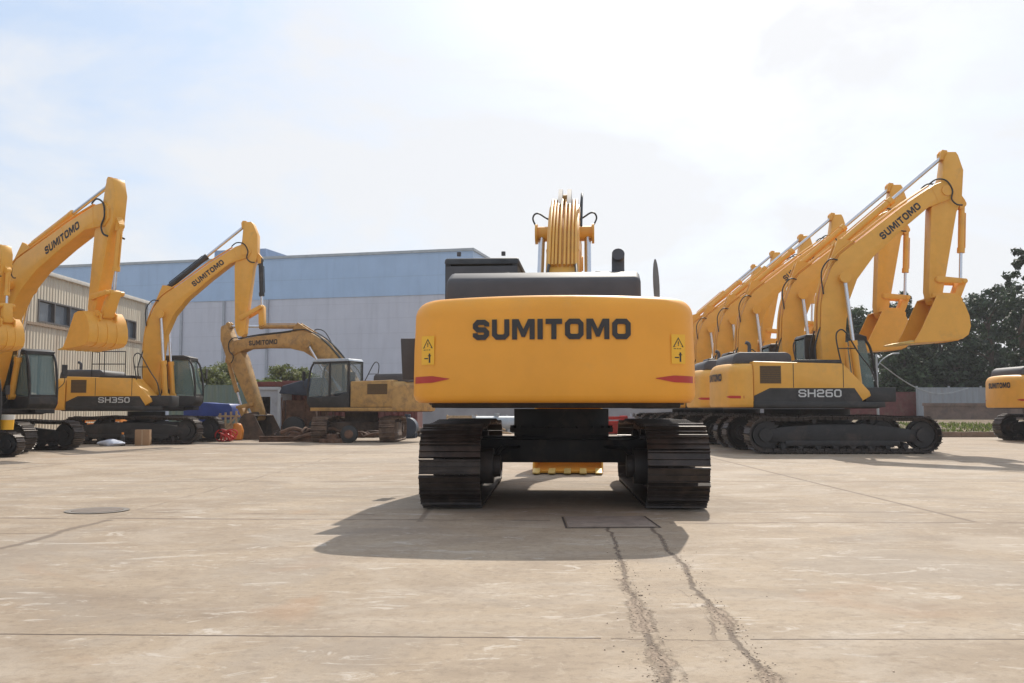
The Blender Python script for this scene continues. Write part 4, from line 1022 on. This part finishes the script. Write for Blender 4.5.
# reaching branch of that tree is its own clump tree limb
# bushes on the left behind the fence
for i, (px, D, py, rpx) in enumerate([(205, 55, 366, 20), (228, 57, 362, 18), (283, 52, 364, 16), (303, 54, 368, 14)]):
    lb = ['yellow green bush above the green fence, left one', 'yellow green bush over the green fence beside the old stick', 'loose bush above the shed with the pale frame', 'small bush left of the old excavator cab'][i]
    t = empty('bush', (at(px, D), D, 0), lb, 'bush'); cr = MB(); crown_mesh(cr, (0, 0, zat(py, D) * .5), rpx / f_px * D * 1.25, .8, zat(py, D) * .5, 130, 60, .11, 300 + i)
    mesh = bpy.data.meshes.new('foliage'); mesh.from_pydata([tuple(p) for p in cr.v], [], cr.f); mesh.materials.append(LM[3]); ob = bpy.data.objects.new('foliage', mesh); COL.objects.link(ob); ob.parent = t
    mb = MB(); mb.cyl((0, 0, 0), (0, 0, zat(py, D) * .7), .05, 8, .02); mb.build('stem', 'bark', t)
# banana plant
D_ = 44; t = empty('banana_plant', (at(262, D_), D_, 0), 'banana plant with long arching leaves above the pale shed', 'plant')
mb = MB(); mb.cyl((0, 0, 0), (0, 0, 2.2), .12, 10, .07); mb.build('stem', simple('banana_stem', (.18, .2, .08), .7), t)
for k in range(8):
    a = k * 2.4; L_ = random.uniform(1.0, 1.5); d_ = V((math.cos(a), math.sin(a) * .6, 0)); s_ = V((-d_.y, d_.x, 0)).normalized()
    vs = []; n_ = 9
    for i in range(n_ + 1):
        u = i / n_; p = V((0, 0, 2.15)) + d_ * L_ * u * .8 + V((0, 0, 1.25 * u - 1.15 * u * u)); w_ = .17 * math.sin(math.pi * min(1, u * .93 + .05)) ** .7
        vs += [p - s_ * w_ + V((0, 0, .04)), p, p + s_ * w_ + V((0, 0, .04))]
    fs = []
    for i in range(n_): fs += [(3 * i, 3 * i + 1, 3 * i + 4, 3 * i + 3), (3 * i + 1, 3 * i + 2, 3 * i + 5, 3 * i + 4)]
    MB().add(vs, fs).build('leaf', leafmat('banana_leaf', (.10, .16, .04)) if k == 0 else bpy.data.materials['banana_leaf'], t)

# ------------------------------------------------------------------ haze
HAZE = .0006
if HAZE:
    m = bpy.data.materials.new('haze_air'); m.use_nodes = True; nt = m.node_tree; nt.nodes.clear()
    out = nt.nodes.new('ShaderNodeOutputMaterial'); pv = nt.nodes.new('ShaderNodeVolumePrincipled')
    pv.inputs['Color'].default_value = (.93, .93, .95, 1); pv.inputs['Density'].default_value = HAZE; pv.inputs['Anisotropy'].default_value = .3
    nt.links.new(pv.outputs[0], out.inputs['Volume'])
    mb = MB(); mb.box(-410, 410, -62, 605, -1, 20); o = mb.build('haze', m); o['kind'] = 'stuff'; tag(o, 'thin pale summer haze filling the air over the yard', 'haze')

# ------------------------------------------------------------------ sky, sun, camera
world = bpy.data.worlds.new('World'); scene.world = world; world.use_nodes = True
nt = world.node_tree; bg = nt.nodes['Background']
sx_, sy_ = .27, 1.10; el = math.atan2(1, math.hypot(sx_, sy_)); az = math.atan2(sx_, sy_)
sky = nt.nodes.new('ShaderNodeTexSky'); sky.sky_type = 'NISHITA'; sky.sun_disc = False; sky.sun_elevation = el; sky.sun_rotation = az
sky.air_density = 1.0; sky.dust_density = 3.0; sky.ozone_density = 1.0
tc = nt.nodes.new('ShaderNodeTexCoord').outputs['Generated']
mp = nt.nodes.new('ShaderNodeMapping'); mp.inputs['Scale'].default_value = (1, 1, 2.2); nt.links.new(tc, mp.inputs[0])
cn = noise(nt, mp.outputs[0], 3.0, 9, .58, .35); cn2 = noise(nt, mp.outputs[0], 1.1, 4, .5, .2)
cf = math_n(nt, 'ADD', math_n(nt, 'MULTIPLY', cn, .65), math_n(nt, 'MULTIPLY', cn2, .35))
cl = ramp(nt, cf, .45, .57)
sep = nt.nodes.new('ShaderNodeSeparateXYZ'); nt.links.new(tc, sep.inputs[0])
hz_ = nt.nodes.new('ShaderNodeMapRange'); nt.links.new(sep.outputs['Z'], hz_.inputs[0]); hz_.inputs[1].default_value = .5; hz_.inputs[2].default_value = 0
SKYV = 5.0
base = mixc(nt, .72, sky.outputs[0], (SKYV * .68, SKYV * .87, SKYV * 1.14))
cloudy = mixc(nt, math_n(nt, 'MULTIPLY', cl, .85), base, (SKYV * 1.12, SKYV * 1.13, SKYV * 1.15))
nt.links.new(cloudy, bg.inputs['Color']); bg.inputs['Strength'].default_value = .12

sl = bpy.data.lights.new('Sun', 'SUN'); sl.energy = 3.0; sl.angle = R(.5); sl.color = (1, .93, .82)
so = bpy.data.objects.new('Sun', sl); COL.objects.link(so)
so.rotation_euler = V((-sx_, -sy_, -1)).to_track_quat('-Z', 'Y').to_euler()

cd = bpy.data.cameras.new('Camera'); cam = bpy.data.objects.new('Camera', cd); COL.objects.link(cam); scene.camera = cam
cd.sensor_width = 36; cd.lens = f_px / 1024 * 36; cd.clip_end = 2000; cam.location = (0, 0, HC)
cam.rotation_euler = (R(90) + math.atan(67.5 / f_px), 0, 0)
vs_ = scene.view_settings; vs_.view_transform = 'Standard'; vs_.look = 'None'; vs_.gamma = 1; vs_.exposure = .42
scene.render.engine = 'CYCLES'
